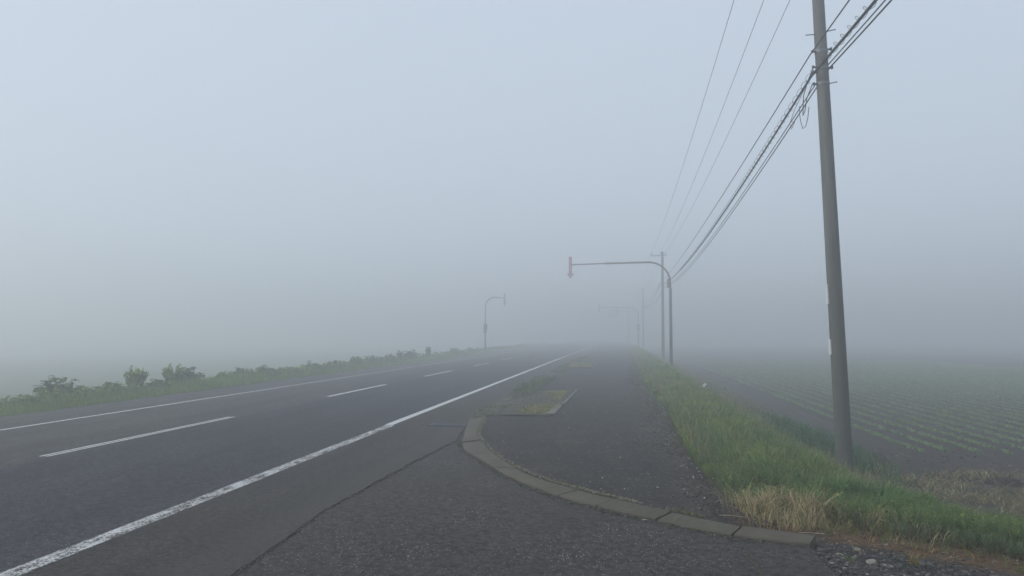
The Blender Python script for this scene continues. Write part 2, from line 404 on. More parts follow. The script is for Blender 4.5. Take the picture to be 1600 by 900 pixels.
def line_sheet(name, x0, x1, y0, y1, z0, z1, mat, step=1.0):
    k = max(2, int((y1-y0)/step)+1); yy = np.linspace(y0, y1, k)
    X = np.repeat(np.array([[x0, x1]]), k, 0); Y = np.repeat(yy[:, None], 2, 1); Z = np.repeat(np.array([[z0, z1]]), k, 0)
    return grid(name, X, Y, Z, mat, road)
p1 = paint('worn_edge_paint', -4.30, .105, .590); p2 = paint('fresh_edge_paint', -4.345, .095, .40); p3 = paint('far_edge_paint', -11.0, .075, .46)
p4 = paint('worn_dash_paint', -7.55, .085, .49, True); p5 = paint('dash_paint', -7.55, .08, .44)
line_sheet('edge_line', -4.42, -4.18, -15, 14.15, .008, .006, p1)['label'] = 'near edge line, speckled and worn'
line_sheet('edge_line', -4.45, -4.24, 14.2, 400, .010, .006, p2, 5)['label'] = 'near edge line, repainted brighter stretch'
line_sheet('edge_line', -11.085, -10.915, -15, 400, .004, .010, p3, 5)['label'] = 'thin edge line on the far side'
for k in range(-2, 14):
    y0 = 9.3 + 10.03*k
    line_sheet('lane_dash', -7.64, -7.46, y0, y0+5.0, .1055, .1055, p4 if k <= 0 else p5, 1)

# sidewalk
ys = np.concatenate([np.arange(6.98, 30, .09), np.linspace(30.2, 80, 120), np.linspace(81, 500, 60)])
edge = np.interp(ys, [6.9, 7.3, 8.4, 10.2, 12.3, 17.5, 22, 26.6, 40, 96, 500], [1.04, 1.0, 1.06, .95, .93, 1.0, .85, .70, .85, 1.2, 1.3])
edge = edge + fbm(ys, ys*0, .9, 31)*.09 + fbm(ys, ys*0, 5, 32)*.03
lx = np.where(ys < 15.5, kin_x(ys), -2.76)
edge = np.maximum(edge, lx+.02)
n = 42; t = np.linspace(0, 1, n)[None, :]; X = lx[:, None]*(1-t)+edge[:, None]*t; Y = np.repeat(ys[:, None], n, 1)
Z = .048 + fbm(X, Y, .6, 33)*.012 + fbm(X, Y, 4, 34)*.003 - .05*np.clip((X-(edge[:, None]-.12))/.12, 0, 1)
rough = np.clip((X-.35)/.6, 0, 1)
Z = Z + fbm(X, Y, 9, 35)*.010*rough
tag(grid('sidewalk', X, Y, Z, mat_walk), 'cracked dark asphalt sidewalk between kerb and grass', kind='structure')


# dirt verge and gravel apron at lower right
ys = np.arange(3.5, 9.2, .07); xs = np.arange(1.0, 7, .07)
X, Y = np.meshgrid(xs, ys)
top = front_y(X)+.05 + .15*fbm(X, X*0, .8, 41)
fade = np.clip((Y-top)/1.0, 0, 1)
Z = -.012 + fbm(X, Y, 2.5, 42)*.022 + fbm(X, Y, 9, 43)*.008 - .25*fade*fade - np.where((X < 1.58) & (Y < 6.75), .03, 0)
m = M('verge_dirt'); x_, y_, z_ = m.xyz()
n1 = m.noise(3.2, 6, .7); n2 = m.noise(18, 5, .75, (1, 1, 1)); n3 = m.noise(70, 3, .7); n4 = m.noise(9, 5, .75, (.5, 1.6, 1))
br = m.mix(m.ramp(n4, [(.38, 0.), (.62, 1.)]), (.060, .032, .014), (.155, .085, .034))
br = m.mix(m.ramp(n2, [(.3, .75), (.5, 0.)]), br, (.025, .019, .015))
gr = m.mix(m.ramp(n3, [(.35, 0.), (.65, 1.)]), (.020, .019, .019), (.062, .060, .060))
yl = m.math('ADD', y_, m.math('MULTIPLY', m.math('SUBTRACT', n1, .5), 1.1))
lim = m.math('ADD', 7.02, m.math('MULTIPLY', m.math('SUBTRACT', x_, 1.5), -.70))
isgr = m.n('ShaderNodeMapRange'); m.l(m.math('SUBTRACT', lim, yl), isgr.inputs[0]); isgr.inputs[1].default_value = -.12; isgr.inputs[2].default_value = .18
c_ = m.mix(isgr.outputs[0], br, gr)
m.col(c_, .95); m.bump(m.math('ADD', n2, m.math('MULTIPLY', n3, .6)), .9, .02)
tag(grid('dirt_verge', X, Y, Z, m.m), 'reddish brown dirt strip fading into dark gravel', kind='structure')
def dz(x, y):
    top = front_y(x)+.05 + .15*fbm(x, x*0, .8, 41)
    f = np.clip((y-top)/1.0, 0, 1)
    return -.012 + fbm(x, y, 2.5, 42)*.022 + fbm(x, y, 9, 43)*.008 - .25*f*f

# ------------------------------------------------------------------ kerb
kerb = tag(empty('kerb', (0, 10, 0)), 'weathered concrete kerb curving round the corner of the sidewalk', 'kerb')
def KS(t):
    """outer and inner point at section parameter t"""
    i = min(int(t), len(kout)-2); f = t-i
    o = KO[i]*(1-f)+KO[i+1]*f; a = KI[i]*(1-f)+KI[i+1]*f
    return Vector((*o, 0)), Vector((*a, 0))
def kerb_piece(t0, t1, z_off=0., lab=None):
    bm = bmesh.new(); k = max(4, int((t1-t0)*9)); rings = []
    for q in range(k+1):
        t = t0+(t1-t0)*q/k; o, a = KS(t); d = (a-o)
        j = mnoise.noise(Vector((t*2.3, z_off*50, 0)))*.008; e = mnoise.noise(Vector((t*9, 3, 0)))*.010
        zl = .010 + z_off + j*1.0
        if q in (0, k): e -= .004
        pr = [o+Vector((0,0,-.06)), o+d*(.01+e)+Vector((0,0,zl-.012)), o+d*(.07+e)+Vector((0,0,zl)), o+d*.45+Vector((0,0,zl+.020+e)), o+d*.9+Vector((0,0,.050+z_off)), o+d*1.0+Vector((0,0,.047+z_off+e*.5)), o+d*1.02+Vector((0,0,-.06))]
        for v in pr: v.y -= 10
        rings.append([bm.verts.new(v) for v in pr])
    for r1, r2 in zip(rings, rings[1:]):
        for i in range(6): bm.faces.new((r1[i+1], r1[i], r2[i], r2[i+1]))
    bm.faces.new(rings[0]); bm.faces.new(rings[-1][::-1])
    bmesh.ops.recalc_face_normals(bm, faces=bm.faces[:])
    o = from_bm('kerb_stone', bm, mat_kerb, kerb)
    if lab: o['label'] = lab
    return o
joints = [0, 1.9, 3.7, 5.0, 6.7, 8.3, 9.9, 11.35, 13.05, 15.1, 17.05, 19]
zo = [.004, .002, .014, .0, .004, -.002, .003, .0, .005, -.004, .004]
jg = [.02, .008, .03, .03, .008, .010, .010, .03, .03, .04, .05, .0]
for k in range(11): kerb_piece(joints[k]+jg[k], joints[k+1]-jg[k+1]*.7, zo[k])
# straight run beside the road
bm = bmesh.new()
for y0 in np.concatenate([np.arange(15.53, 60, .6), []]):
    e = random.uniform(-.008, .008)
    box(bm, (-2.87+e, y0+.3-10, -.01+random.uniform(-.008, .006)), (.2, .588, .14))
box(bm, (-2.87, 160-10, -.01), (.2, 199, .14))
ks = from_bm('kerb_run', bm, mat_kerb, kerb); ks['kind'] = 'stuff'; ks['label'] = 'straight low run of kerb stones half hidden by weeds'
# joint fillings : dark trench where the kerb meets the driveway
def ribbon(name, pts, wid, z, mat, parent=None, zf=None):
    P_ = [Vector(p) for p in pts]; V = []; 
    for k, p in enumerate(P_):
        t = (P_[min(k+1, len(P_)-1)]-P_[max(0, k-1)]).normalized(); nrm = Vector((-t.y, t.x, 0))
        ww = wid*(.35+1.0*abs(mnoise.noise(Vector((p.x*5, p.y*5, 4.2)))) + .35*random.random())
        if k in (0, len(P_)-1): ww *= .15
        zz = z if zf is None else zf(p.x, p.y)
        V += [(*(p+nrm*ww/2).xy, zz), (*(p-nrm*ww/2).xy, zz)]
    n_ = len(P_); f = np.array([[2*i, 2*i+1, 2*i+3, 2*i+2] for i in range(n_-1)]).ravel()
    return np_mesh(name, np.array(V), f, np.full(n_-1, 4), mat, parent)
def wiggle(pts, step=.05, amp=.02, fr=3):
    o = []
    for a, b in zip(pts, pts[1:]):
        a = Vector(a); b = Vector(b); n_ = max(2, int((b-a).length/step)); d = (b-a).normalized(); nn = Vector((-d.y, d.x))
        for i in range(n_):
            p = a.lerp(b, i/n_); q = p + nn*(mnoise.noise(Vector((p.x*fr, p.y*fr, 1)))*amp*1.6 + mnoise.noise(Vector((p.x*fr*4, p.y*fr*4, 5)))*amp*.7)
            o.append((q.x, q.y, 0))
    return o
g = ribbon('kerb_gap', wiggle([(p[0]-.012, p[1]-.010) for p in kout[3:]], .04, .008), .030, -.003, mat_crack_and_shade, kerb)
g['label'] = 'dark dirt filled gap along the foot of the kerb'
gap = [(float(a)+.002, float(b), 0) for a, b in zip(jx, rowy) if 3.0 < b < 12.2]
tag(ribbon('road_seam_shade', gap, .015, -.0045, mat_crack_and_shade), 'ragged seam between road surface and apron, edge shadow painted in dark', kind='structure')  # dark strip in the joint paints the shadow of the raised road edge
# cracks
def crack(pts, wid, z, lab, step=.04, amp=.05):
    o = ribbon('surface_crack', wiggle(pts, step, amp), wid, z, mat_crack_and_shade); tag(o, lab, kind='structure')
crack([(-5.95,9.7),(-5.7,10.0),(-5.55,10.35),(-5.3,10.6),(-5.15,10.95)], .014, .046, 'short crack in the near lane of the road')
crack([(-.85,9.25),(-.45,9.32),(.0,9.28),(.4,9.42),(.75,9.3)], .014, .064, 'crack across the sidewalk beyond the kerb')
crack([(-.35,8.45),(-.2,8.62),(-.12,8.85)], .012, .062, 'short crack running in from the kerb')
crack([(.1,12.2),(.3,11.6),(.45,11.9),(.7,11.4)], .012, .066, 'branching crack in the middle of the sidewalk')

# ------------------------------------------------------------------ planting beds in the sidewalk
def bed(y0, y1, lab, half_far):
    t = tag(empty('planting_bed', (-2.1, y0, 0)), lab, 'planting bed')
    def bar(xa, ya, xb, yb, wd, hz, lab=None):
        bm = bmesh.new(); a = Vector((xa+2.1, ya-y0, 0)); b = Vector((xb+2.1, yb-y0, 0)); d = b-a; L = d.length; k = max(2, int(L/.3))
        nn = Vector((-d.y, d.x, 0)).normalized(); rr = []
        for q in range(k+1):
            p = a+d*q/k; jz = mnoise.noise(Vector((q*.7, ya, 0)))*.012
            rr.append([bm.verts.new(p+nn*s*wd/2+Vector((0,0,zz))) for s, zz in ((1, -.02), (1, hz+jz), (-1, hz+jz), (-1, -.02))])
        for r1, r2 in zip(rr, rr[1:]):
            for i in range(3): bm.faces.new((r1[i], r1[i+1], r2[i+1], r2[i]))
        bm.faces.new(rr[0]); bm.faces.new(rr[-1]); bmesh.ops.recalc_face_normals(bm, faces=bm.faces[:])
        return from_bm('edging', bm, mat_edging, t)
    bar(-2.62, y0, -1.50, y0+.18, .055, .085)
    bar(-1.44, y0+.12, -1.40, y0+2.3, .17, .088)
    bar(-1.36, y0+2.6, -1.28, y1, .07, .082)
    X, Y = np.meshgrid(np.linspace(-2.75, -1.42, 26), np.linspace(y0, y1, 60))
    Xn = X + 0; far = np.clip((Y-(y0+half_far))/(y1-y0-half_far), 0, 1); Xn = -1.42 - (-1.42-X)*(1-.55*far)
    Z = .068 + fbm(X, Y, 2.2, 51)*.014 + fbm(X, Y, 8, 52)*.008
    s = grid('soil', Xn+2.1, Y-y0, Z, mat_bed, t); s['kind'] = 'stuff'
    return t
bed(15.78, 23.2, 'nearer roadside planting bed with yellow moss and low edging', 3.5)
bed(39.0, 46, 'farther roadside planting bed with pale dry grass in the fog', 3)

# drain grate beside the kerb
t = tag(empty('drain_grate', (-3.24, 14.42, .004)), 'blue grey iron drain grate set in the road against the kerb', 'drain grate')
bm = bmesh.new()
for s in (-1, 1):
    box(bm, (0, s*.21, .004), (.62, .03, .014)); box(bm, (s*.325, 0, .004), (.03, .45, .014))
from_bm('frame', bm, mat_grate, t)
bar0 = None
for k in range(14):
    if bar0 is None:
        bm = bmesh.new(); box(bm, (0, 0, 0), (.022, .38, .010)); bar0 = from_bm('bar', bm, mat_grate, t); b_ = bar0
    else:
        b_ = bar0.copy(); link(b_); b_.parent = t
    b_.location = (-.29+.0446*k, 0, .005)
bm = bmesh.new(); box(bm, (0, 0, -.001), (.60, .39, .004)); from_bm('pit', bm, mat_crack_and_shade, t)

# ------------------------------------------------------------------ utility poles
def lerp(a, b, t): return a+(b-a)*t
pole_info = []
def utility_pole(x, y, zb, zt, rb, rt, tilt, lab, arm=(-.95, .32), detail=True):
    t = tag(empty('utility_pole', (x, y, zb)), lab, 'utility pole', 'concrete utility poles along the field')
    t.rotation_euler = (0, math.atan(tilt), 0)
    H = zt-zb; bm = bmesh.new()
    n_ = 14; tube(bm, [(0, 0, -.3)]+[(0, 0, H*k/n_) for k in range(n_+1)], [rb*1.0]+[lerp(rb, rt, k/n_) for k in range(n_+1)], 24)
    from_bm('shaft', bm, mat_pole, t, True)
    bm = bmesh.new(); tube(bm, [(0,0,H), (0,0,H+.05)], [rt*1.06, rt*.5], 16); from_bm('cap', bm, mat_darksteel, t)
    bm = bmesh.new(); box(bm, ((arm[0]+arm[1])/2, -rt-.05, H-.32), (arm[1]-arm[0], .075, .075))
    from_bm('crossarm', bm, mat_steel, t)
    ins = None
    for q, ax in enumerate((arm[0]+.06, -.12, arm[1]-.06)):
        if ins is None:
            bm = bmesh.new(); tube(bm, [(0,0,0), (0,0,.05), (0,0,.06), (0,0,.11), (0,0,.12), (0,0,.19), (0,0,.20)], [.014, .014, .05, .028, .055, .028, .02], 10)
            ins = from_bm('insulator', bm, mat_porcelain, t); o = ins
        else: o = ins.copy(); link(o); o.parent = t
        o.location = (ax, -rt-.05, H-.28)
    def rad(z): return lerp(rb, rt, z/H)
    if detail:
        for zz in (6.34, 6.06, 5.80):        # clamp bands
            zl = zz-zb; r = rad(zl); bm = bmesh.new()
            tube(bm, [(0,0,zl-.022), (0,0,zl+.022)], r+.006, 20); from_bm('band', bm, mat_steel, t)
        for zz, sgn, L in ((6.63, -1, .13), (6.66, 1, .12), (5.79, 1, .09)):
            zl = zz-zb; r = rad(zl); bm = bmesh.new()
            tube(bm, [(sgn*(r-.03), -.02, zl), (sgn*(r+L), -.05, zl+sgn*.012), (sgn*(r+L+.012), -.05, zl+sgn*.012)], [.008, .008, .014], 6); from_bm('step_bolt', bm, mat_darksteel, t)
        for zz, sgn in ((6.34, -1), (6.36, 1), (6.08, -1), (5.99, -1), (6.05, 1), (5.80, -1)):   # cable brackets
            zl = zz-zb; r = rad(zl); bm = bmesh.new()
            box(bm, (sgn*(r+.025), -.03, zl), (.07, .045, .016)); box(bm, (sgn*(r+.05), -.03, zl+.004), (.024, .05, .04))
            from_bm('cable_bracket', bm, mat_darksteel, t)
        for z0, z1 in ((2.20, 2.52), (1.40, 1.64)):   # white plates bent round the left side
            bm = bmesh.new(); prev = None
            for q in range(7):
                a = math.pi*(.985+.30*(q/6-.5)) ; r = rad((z0+z1)/2-zb)+.022
                pa = [bm.verts.new((r*math.cos(a)*k2, r*math.sin(a)*k2, z)) for k2 in (.86, 1.02) for z in (z0-zb, z1-zb)]
                if prev:
                    for i, j in ((0, 1), (1, 3), (3, 2), (2, 0)): bm.faces.new((prev[i], prev[j], pa[j], pa[i]))
                else: bm.faces.new((pa[0], pa[1], pa[3], pa[2]))
                prev = pa
            bm.faces.new((prev[0], prev[2], prev[3], prev[1])); bmesh.ops.recalc_face_normals(bm, faces=bm.faces[:])
            from_bm('number_plate', bm, mat_platewhite, t)
    return t
PX, PY = 3.52, 12.9
utility_pole(PX, PY, -.66, 10.1, .128, .080, -.030, 'tall weathered concrete pole nearest the camera at the field edge')
utility_pole(3.62, 66, -.55, 8.75, .135, .10, .004, 'middle concrete pole half faded behind the arrow sign', detail=False)
utility_pole(3.75, 124, -.55, 9.3, .135, .10, .0, 'faint distant concrete pole, farthest of the three', detail=False)

# ------------------------------------------------------------------ cables
def cable(name, lab, pts_att, rad, sag, mat, group, n_=26, sides=6, coil=None, extra=None):
    bm = bmesh.new()
    for a, b in zip(pts_att, pts_att[1:]):
        a = Vector(a); b = Vector(b); L = (b-a).length; s = sag*(L/52.)**2
        P_ = []
        for k in range(n_+1):
            u = k/n_; p = a.lerp(b, u); p.z -= 4*s*u*(1-u)
            P_.append(p)
        tube(bm, P_, rad, sides, False)
        if coil:
            cr, pitch_, wr = coil; turns = min(L, 30)/pitch_; m_ = int(turns*9); C = []
            near = a if abs(a.y-PY) < 1 else b; rev = near is b
            for k in range(m_):
                u = (k/9*pitch_)/L; uu = 1-u if rev else u
                p = a.lerp(b, uu); p.z -= 4*s*uu*(1-uu); an = 2*math.pi*k/9
                p = p+Vector((math.cos(an)*cr, 0, math.sin(an)*cr + cr*.5))
                C.append(p)
            if len(C) > 2: tube(bm, C, wr, 3, False)
    if extra: extra(bm)
    return tag(from_bm(name, bm, mat, None, True), lab, 'cable', group)
def at(x, z): return (x, PY, z)
GH, GL = 'high wires strung between the pole tops', 'low cables clamped to the poles'
cable('overhead_wire', 'leftmost of the three thin high wires above the sidewalk', [(2.70, -40, 9.9), (2.70, PY, 9.78), (2.73, 66, 8.70), (2.86, 124, 9.2), (2.86, 180, 9.2)], .0075, .55, mat_wire, GH)
cable('overhead_wire', 'middle one of the three thin high wires', [(3.40, -40, 10.0), (3.40, PY, 9.85), (3.50, 66, 8.70), (3.63, 124, 9.2), (3.63, 180, 9.2)], .0075, .55, mat_wire, GH)
cable('overhead_wire', 'rightmost thin high wire, closest to the near pole', [(3.80, -40, 9.5), (3.80, PY, 9.35), (3.88, 66, 8.70), (4.0, 124, 9.2), (4.0, 180, 9.2)], .0075, .55, mat_wire, GH)
cable('overhead_cable', 'single cable, uppermost of the low cables at the near pole', [(3.06, -40, 6.4), at(3.14, 6.30), (3.42, 66, 6.05), (3.6, 124, 6.5), (3.6, 180, 6.5)], .011, .30, mat_cable, GL)
cable('overhead_cable', 'thick cable bundle wrapped in a loose wire spiral', [(3.0, -40, 6.15), at(3.15, 5.94), (3.42, 66, 5.95), (3.58, 124, 6.3), (3.6, 180, 6.3)], .021, .68, mat_cable, GL, coil=(.052, .34, .0042))
cable('overhead_cable', 'upper cable of the close pair passing right of the near pole', [(3.40, -40, 6.2), at(3.42, 6.12), (3.72, 66, 5.75), (3.86, 124, 6.1), (3.86, 180, 6.1)], .010, .62, mat_cable, GL)
cable('overhead_cable', 'lower cable of the close pair passing right of the near pole', [(3.43, -40, 6.13), at(3.435, 6.06), (3.73, 66, 5.68), (3.88, 124, 6.0), (3.86, 180, 6.0)], .012, .66, mat_cable, GL)
# slack drop loops at the near pole
SG = 'slack cable loops beside the near pole clamps'
def slack(P_, r_, lab):
    bm = bmesh.new(); tube(bm, P_, r_, 6)
    tag(from_bm('slack_cable', bm, mat_cable, None, True), lab, 'cable', SG)
slack([(3.17, PY-.02, 6.05), (3.13, PY+.15, 5.92), (3.10, PY+.35, 5.72), (3.11, PY+.45, 5.55), (3.13, PY+.55, 5.44), (3.15, PY+.5, 5.50), (3.14, PY+.3, 5.66), (3.17, PY+.02, 5.82)], .008, 'thicker slack loop of cable hanging against the near pole')
slack([(3.17, PY, 6.02), (3.12, PY+.7, 5.78), (3.09, PY+1.0, 5.66), (3.05, PY+1.2, 5.48), (3.06, PY+1.1, 5.36), (3.09, PY+1.0, 5.45), (3.10, PY+1.3, 5.55)], .005, 'thin slack loop drooping left of the wrapped cable bundle')
slack([(3.12, PY+.75, 5.66), (3.11, PY+.7, 5.5), (3.10, PY+.6, 5.36), (3.11, PY+.5, 5.20), (3.14, PY+.42, 5.22), (3.16, PY+.35, 5.34), (3.16, PY+.25, 5.5)], .006, 'lowest slack loop of thin cable beside the near pole')

# ------------------------------------------------------------------ arrow signs (snow poles)
def arc_pts(xp, xa, z_bend, r, zarm, sgn):
    P_ = [(0, 0, 0)]
    for k in range(9):
        a = k/8*math.pi/2
        P_.append((sgn*(r-r*math.cos(a)), 0, z_bend+r*math.sin(a)))
    P_.append((xa-xp, 0, zarm)); return P_
def arrow_sign(x, y, zb, zarm, xa, lab, thick=.055, r=.9, stripes=False, side=-1, boxz=None, board=None, sleeve=2.9, panel=(1.32, .18, .42)):
    t = tag(empty('arrow_sign_pole', (x, y, zb)), lab, 'arrow sign', 'curved arrow sign poles beside the road')
    H = zarm-zb; r_ = r
    pts = [(0, 0, -.2), (0, 0, H-r_-1.5)]
    bm = bmesh.new()
    A = [(0, 0, sleeve-.1)] + [(side*(r_-r_*math.cos(k/10*math.pi/2)), 0, H+.09-r_+r_*math.sin(k/10*math.pi/2)) for k in range(11)]
    mid = lerp(A[-1][0], xa-x, .55); A += [(mid, 0, H+.05)]
    tube(bm, A, [thick]*(len(A)), 14); from_bm('upper_pipe', bm, mat_armdark, t, True)
    bm = bmesh.new(); tube(bm, [(mid-side*.1, 0, H+.05), (xa-x-side*.03, 0, H)], thick*.68, 12); from_bm('arm_tip', bm, mat_armdark, t, True)
    bm = bmesh.new(); tube(bm, [(0, 0, -.2), (0, 0, sleeve), (0, 0, sleeve+.04)], [thick*1.75, thick*1.5, thick*1.1], 16); from_bm('lower_pipe', bm, mat_signpole, t, True)
    # arrow
    h, wd, hw = panel; zt = zarm+.48-zb; xx = xa-x
    hh = .30
    def outline(e):
        return [(-wd/2+e, zt-e), (wd/2-e, zt-e), (wd/2-e, zt-h+hh-e), (hw/2-e*1.8, zt-h+hh-e), (0, zt-h+e*2), (-hw/2+e*1.8, zt-h+hh-e), (-wd/2+e, zt-h+hh-e)]
    def plate(e, y0, y1, name, mat):
        bm = bmesh.new(); a = [bm.verts.new((xx+px, y0, pz)) for px, pz in outline(e)]; b = [bm.verts.new((xx+px, y1, pz)) for px, pz in outline(e)]
        # split into convex bits
        for v in (a, b):
            bm.faces.new((v[0], v[1], v[2], v[6])); bm.faces.new((v[2], v[3], v[4])); bm.faces.new((v[6], v[2], v[4])); bm.faces.new((v[5], v[6], v[4]))
        for i in range(7):
            j = (i+1) % 7; bm.faces.new((a[i], a[j], b[j], b[i]))
        bmesh.ops.recalc_face_normals(bm, faces=bm.faces[:]); return from_bm(name, bm, mat, t)
    plate(0, -.02, .03, 'arrow_back', mat_arrowframe)
    plate(.018, -.030, -.021, 'arrow_face', mat_arrowface)
    if stripes:
        for k in range(5):
            bm = bmesh.new(); box(bm, (xx, -.034, zt-.10-k*.19), (wd*1.15, .012, .085)); from_bm('stripe', bm, mat_arrowframe, t)
    if boxz:
        bm = bmesh.new(); tube(bm, [(side*.13, -.05, boxz-.27), (side*.13, -.05, boxz-.22), (side*.13, -.05, boxz+.2), (side*.13, -.05, boxz+.26)], [.06, .085, .085, .05], 12)
        from_bm('lamp_housing', bm, mat_boxpink, t, True)
        bm = bmesh.new(); box(bm, (side*.06, -.04, boxz+.22), (.16, .09, .10)); from_bm('bracket', bm, mat_armdark, t); bm = bmesh.new(); box(bm, (side*.06, -.04, boxz-.12), (.12, .03, .03)); from_bm('bracket', bm, mat_armdark, t)
    if board:
        bw, bh, bz = board; bm = bmesh.new(); box(bm, (0, -.12, bz), (bw, .05, bh)); from_bm('board', bm, mat_signpole, t)
    return t
arrow_sign(3.02, 46.5, -.30, 5.98, -2.92, 'near arrow sign arching over the sidewalk with pale arrow', boxz=5.10, sleeve=4.75, r=1.25)
arrow_sign(-13.4, 76.5, -.35, 5.45, -11.45, 'arrow sign with striped arrow on the far left verge', stripes=True, side=1, thick=.05, r=.95, boxz=2.9, sleeve=2.6, panel=(1.25, .13, .40), board=(.32, .9, 2.75))
arrow_sign(2.75, 114, -.35, 5.75, -2.92, 'faint distant arrow sign with a board on its post', thick=.055, r=1.1, board=(.45, .9, 3.2), sleeve=3.2)
# far road sign lost in the fog
t = tag(empty('guide_sign', (1.9, 168, -.3)), 'ghostly overhead guide sign board deepest in the fog', 'road sign')
bm = bmesh.new(); tube(bm, [(0,0,-.2), (0,0,8.0)], .10, 14); from_bm('post', bm, mat_signpole, t, True)
bm = bmesh.new()
for z in (6.2, 7.2): tube(bm, [(0,0,z), (-4.2,0,z+.1)], .05, 10)
from_bm('arm', bm, mat_signpole, t, True)
bm = bmesh.new(); box(bm, (-3.1, -.1, 6.8), (2.3, .06, 1.9)); from_bm('board', bm, mat_signblue, t)

# ------------------------------------------------------------------ vegetation builders
def blades(name, P_, h, wd, lean, col, mat, tipcol=None, curl=1.0, az=None):
    """P_ (N,3) roots; each blade is a bent tapering strip"""
    N = len(P_); a = rng.random(N)*2*math.pi if az is None else az+rng.normal(0, .7, N); d = np.stack([np.cos(a), np.sin(a), 0*a], 1)
    f = rng.random(N)*2*math.pi; p = np.stack([np.cos(f), np.sin(f), 0*f], 1)
    h = h[:, None]; wd = np.broadcast_to(np.asarray(wd, float), (N,))[:, None]; lean = lean[:, None]
    up_ = np.array([0, 0, 1.0])
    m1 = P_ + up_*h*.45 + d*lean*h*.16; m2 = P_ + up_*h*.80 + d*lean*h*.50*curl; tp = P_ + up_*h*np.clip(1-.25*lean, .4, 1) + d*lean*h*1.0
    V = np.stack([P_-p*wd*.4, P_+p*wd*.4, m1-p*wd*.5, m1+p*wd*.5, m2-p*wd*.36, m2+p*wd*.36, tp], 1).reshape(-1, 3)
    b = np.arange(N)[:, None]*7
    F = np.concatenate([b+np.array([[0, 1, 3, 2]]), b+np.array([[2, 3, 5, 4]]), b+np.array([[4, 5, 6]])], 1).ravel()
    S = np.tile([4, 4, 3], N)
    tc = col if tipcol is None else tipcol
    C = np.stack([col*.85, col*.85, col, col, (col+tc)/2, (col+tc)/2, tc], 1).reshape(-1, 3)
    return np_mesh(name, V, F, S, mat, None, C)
def scatter(n_, x0, x1, y0, y1, power=1.0):
    """denser near y0"""
    u = rng.random(n_); y = y0*(y1/y0)**(u**power); x = x0+(x1-x0)*rng.random(n_); return x, y
def mixcol(n_, cols, wts):
    c = np.array(cols)[rng.choice(len(cols), n_, p=np.array(wts)/sum(wts))]
    return c*(.78+.44*rng.random((n_, 1)))*(1+.06*(rng.random((n_, 3))-.5))
def pos(x, y, zf): return np.stack([x, y, zf(x, y)], 1)

# right grass bank
def bank_edge(y): return np.interp(y, [6.0, 7.0, 7.6, 8.4, 10.2, 12.3, 17.5, 22, 26.6, 40, 96, 500], [1.5, 1.45, 1.15, 1.12, .98, .96, 1.05, .92, .78, .95, 1.25, 1.3])
def keep_bank(x, y):
    front = front_y(x)+.02 + .20*fbm(x, x*0, 1.1, 61)
    right = 3.15 + .25*fbm(y, y*0, .35, 62)
    k = (x > bank_edge(y)+.10*fbm(x, y, 2.5, 63)) & ((x < right) | (y < front+.8)) & (y > front)
    return k
Ng = 330000
x, y = scatter(Ng, .7, 4.2, 6.9, 120, 1.0)
x2, y2 = scatter(70000, 2.6, 5.6, 4.5, 8.2, 1.)
x = np.concatenate([x, x2]); y = np.concatenate([y, y2])
k = keep_bank(x, y); x, y = x[k], y[k]; n_ = len(x)
pn = fbm(x, y, .8, 64); dd = x-bank_edge(y)
cl = fbm(x, y, 5.5, 67, 2); k = (rng.random(n_) < np.clip(.85+1.5*cl, .12, 1)) | (y > 30); x, y, pn, dd, cl = x[k], y[k], pn[k], dd[k], cl[k]; n_ = len(x); c2 = fbm(x, y, 2.1, 68, 2)
hh = (.14+.165*np.clip(dd/.6, 0, 1)-.07*np.clip((dd-1.3)/.8, 0, 1))*(.60+.55*rng.random(n_))*(1+.25*pn+.45*cl)*np.clip(.50+(y-front_y(x))*.40, .45, 1)*np.where(x > 2.6, .78, 1)
wd = .0070*np.clip(y/9, 1, 5)*(.7+.6*rng.random(n_))
col = mixcol(n_, [(.098, .168, .055), (.128, .192, .060), (.072, .130, .048), (.18, .215, .075)], [4, 3, 3, 1])
yel = np.clip(fbm(x, y, 1.4, 65)*1.2, 0, .6)[:, None]
col = col*(1-yel) + np.array([.20, .235, .06])*yel*(.8+.4*rng.random((n_, 1)))
col = col*(1+.32*cl+.22*c2)[:, None]*np.stack([1+.25*c2, 1+0*c2, 1-.2*c2], 1)
dry = (rng.random(n_) < np.clip(.42-np.abs(x-1.45)*.55-(y-7.4)*.42, 0, .8)*1.0)
dry |= rng.random(n_) < .10*np.clip(1-(y-front_y(x))/.5, 0, 1)
col[dry] = np.array([.33, .25, .12])*(.7+.6*rng.random((dry.sum(), 1)))
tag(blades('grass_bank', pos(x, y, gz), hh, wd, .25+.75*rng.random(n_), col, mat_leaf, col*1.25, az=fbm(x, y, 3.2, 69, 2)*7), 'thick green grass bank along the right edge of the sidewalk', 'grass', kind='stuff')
# seed stalks rising from the bank
x, y = scatter(8000, 1.0, 3.3, 8.4, 90); k = keep_bank(x, y); x, y = x[k], y[k]; n_ = len(x)
col = mixcol(n_, [(.17, .19, .085), (.25, .23, .13), (.17, .14, .12)], [3, 2, 2])
tag(blades('seed_stalks', pos(x, y, gz), .24+.20*rng.random(n_), .005*np.clip(y/9, 1, 4), .15+.3*rng.random(n_), col, mat_straw, col*1.4), 'pale seed stalks standing above the green bank grass', 'grass', kind='stuff')

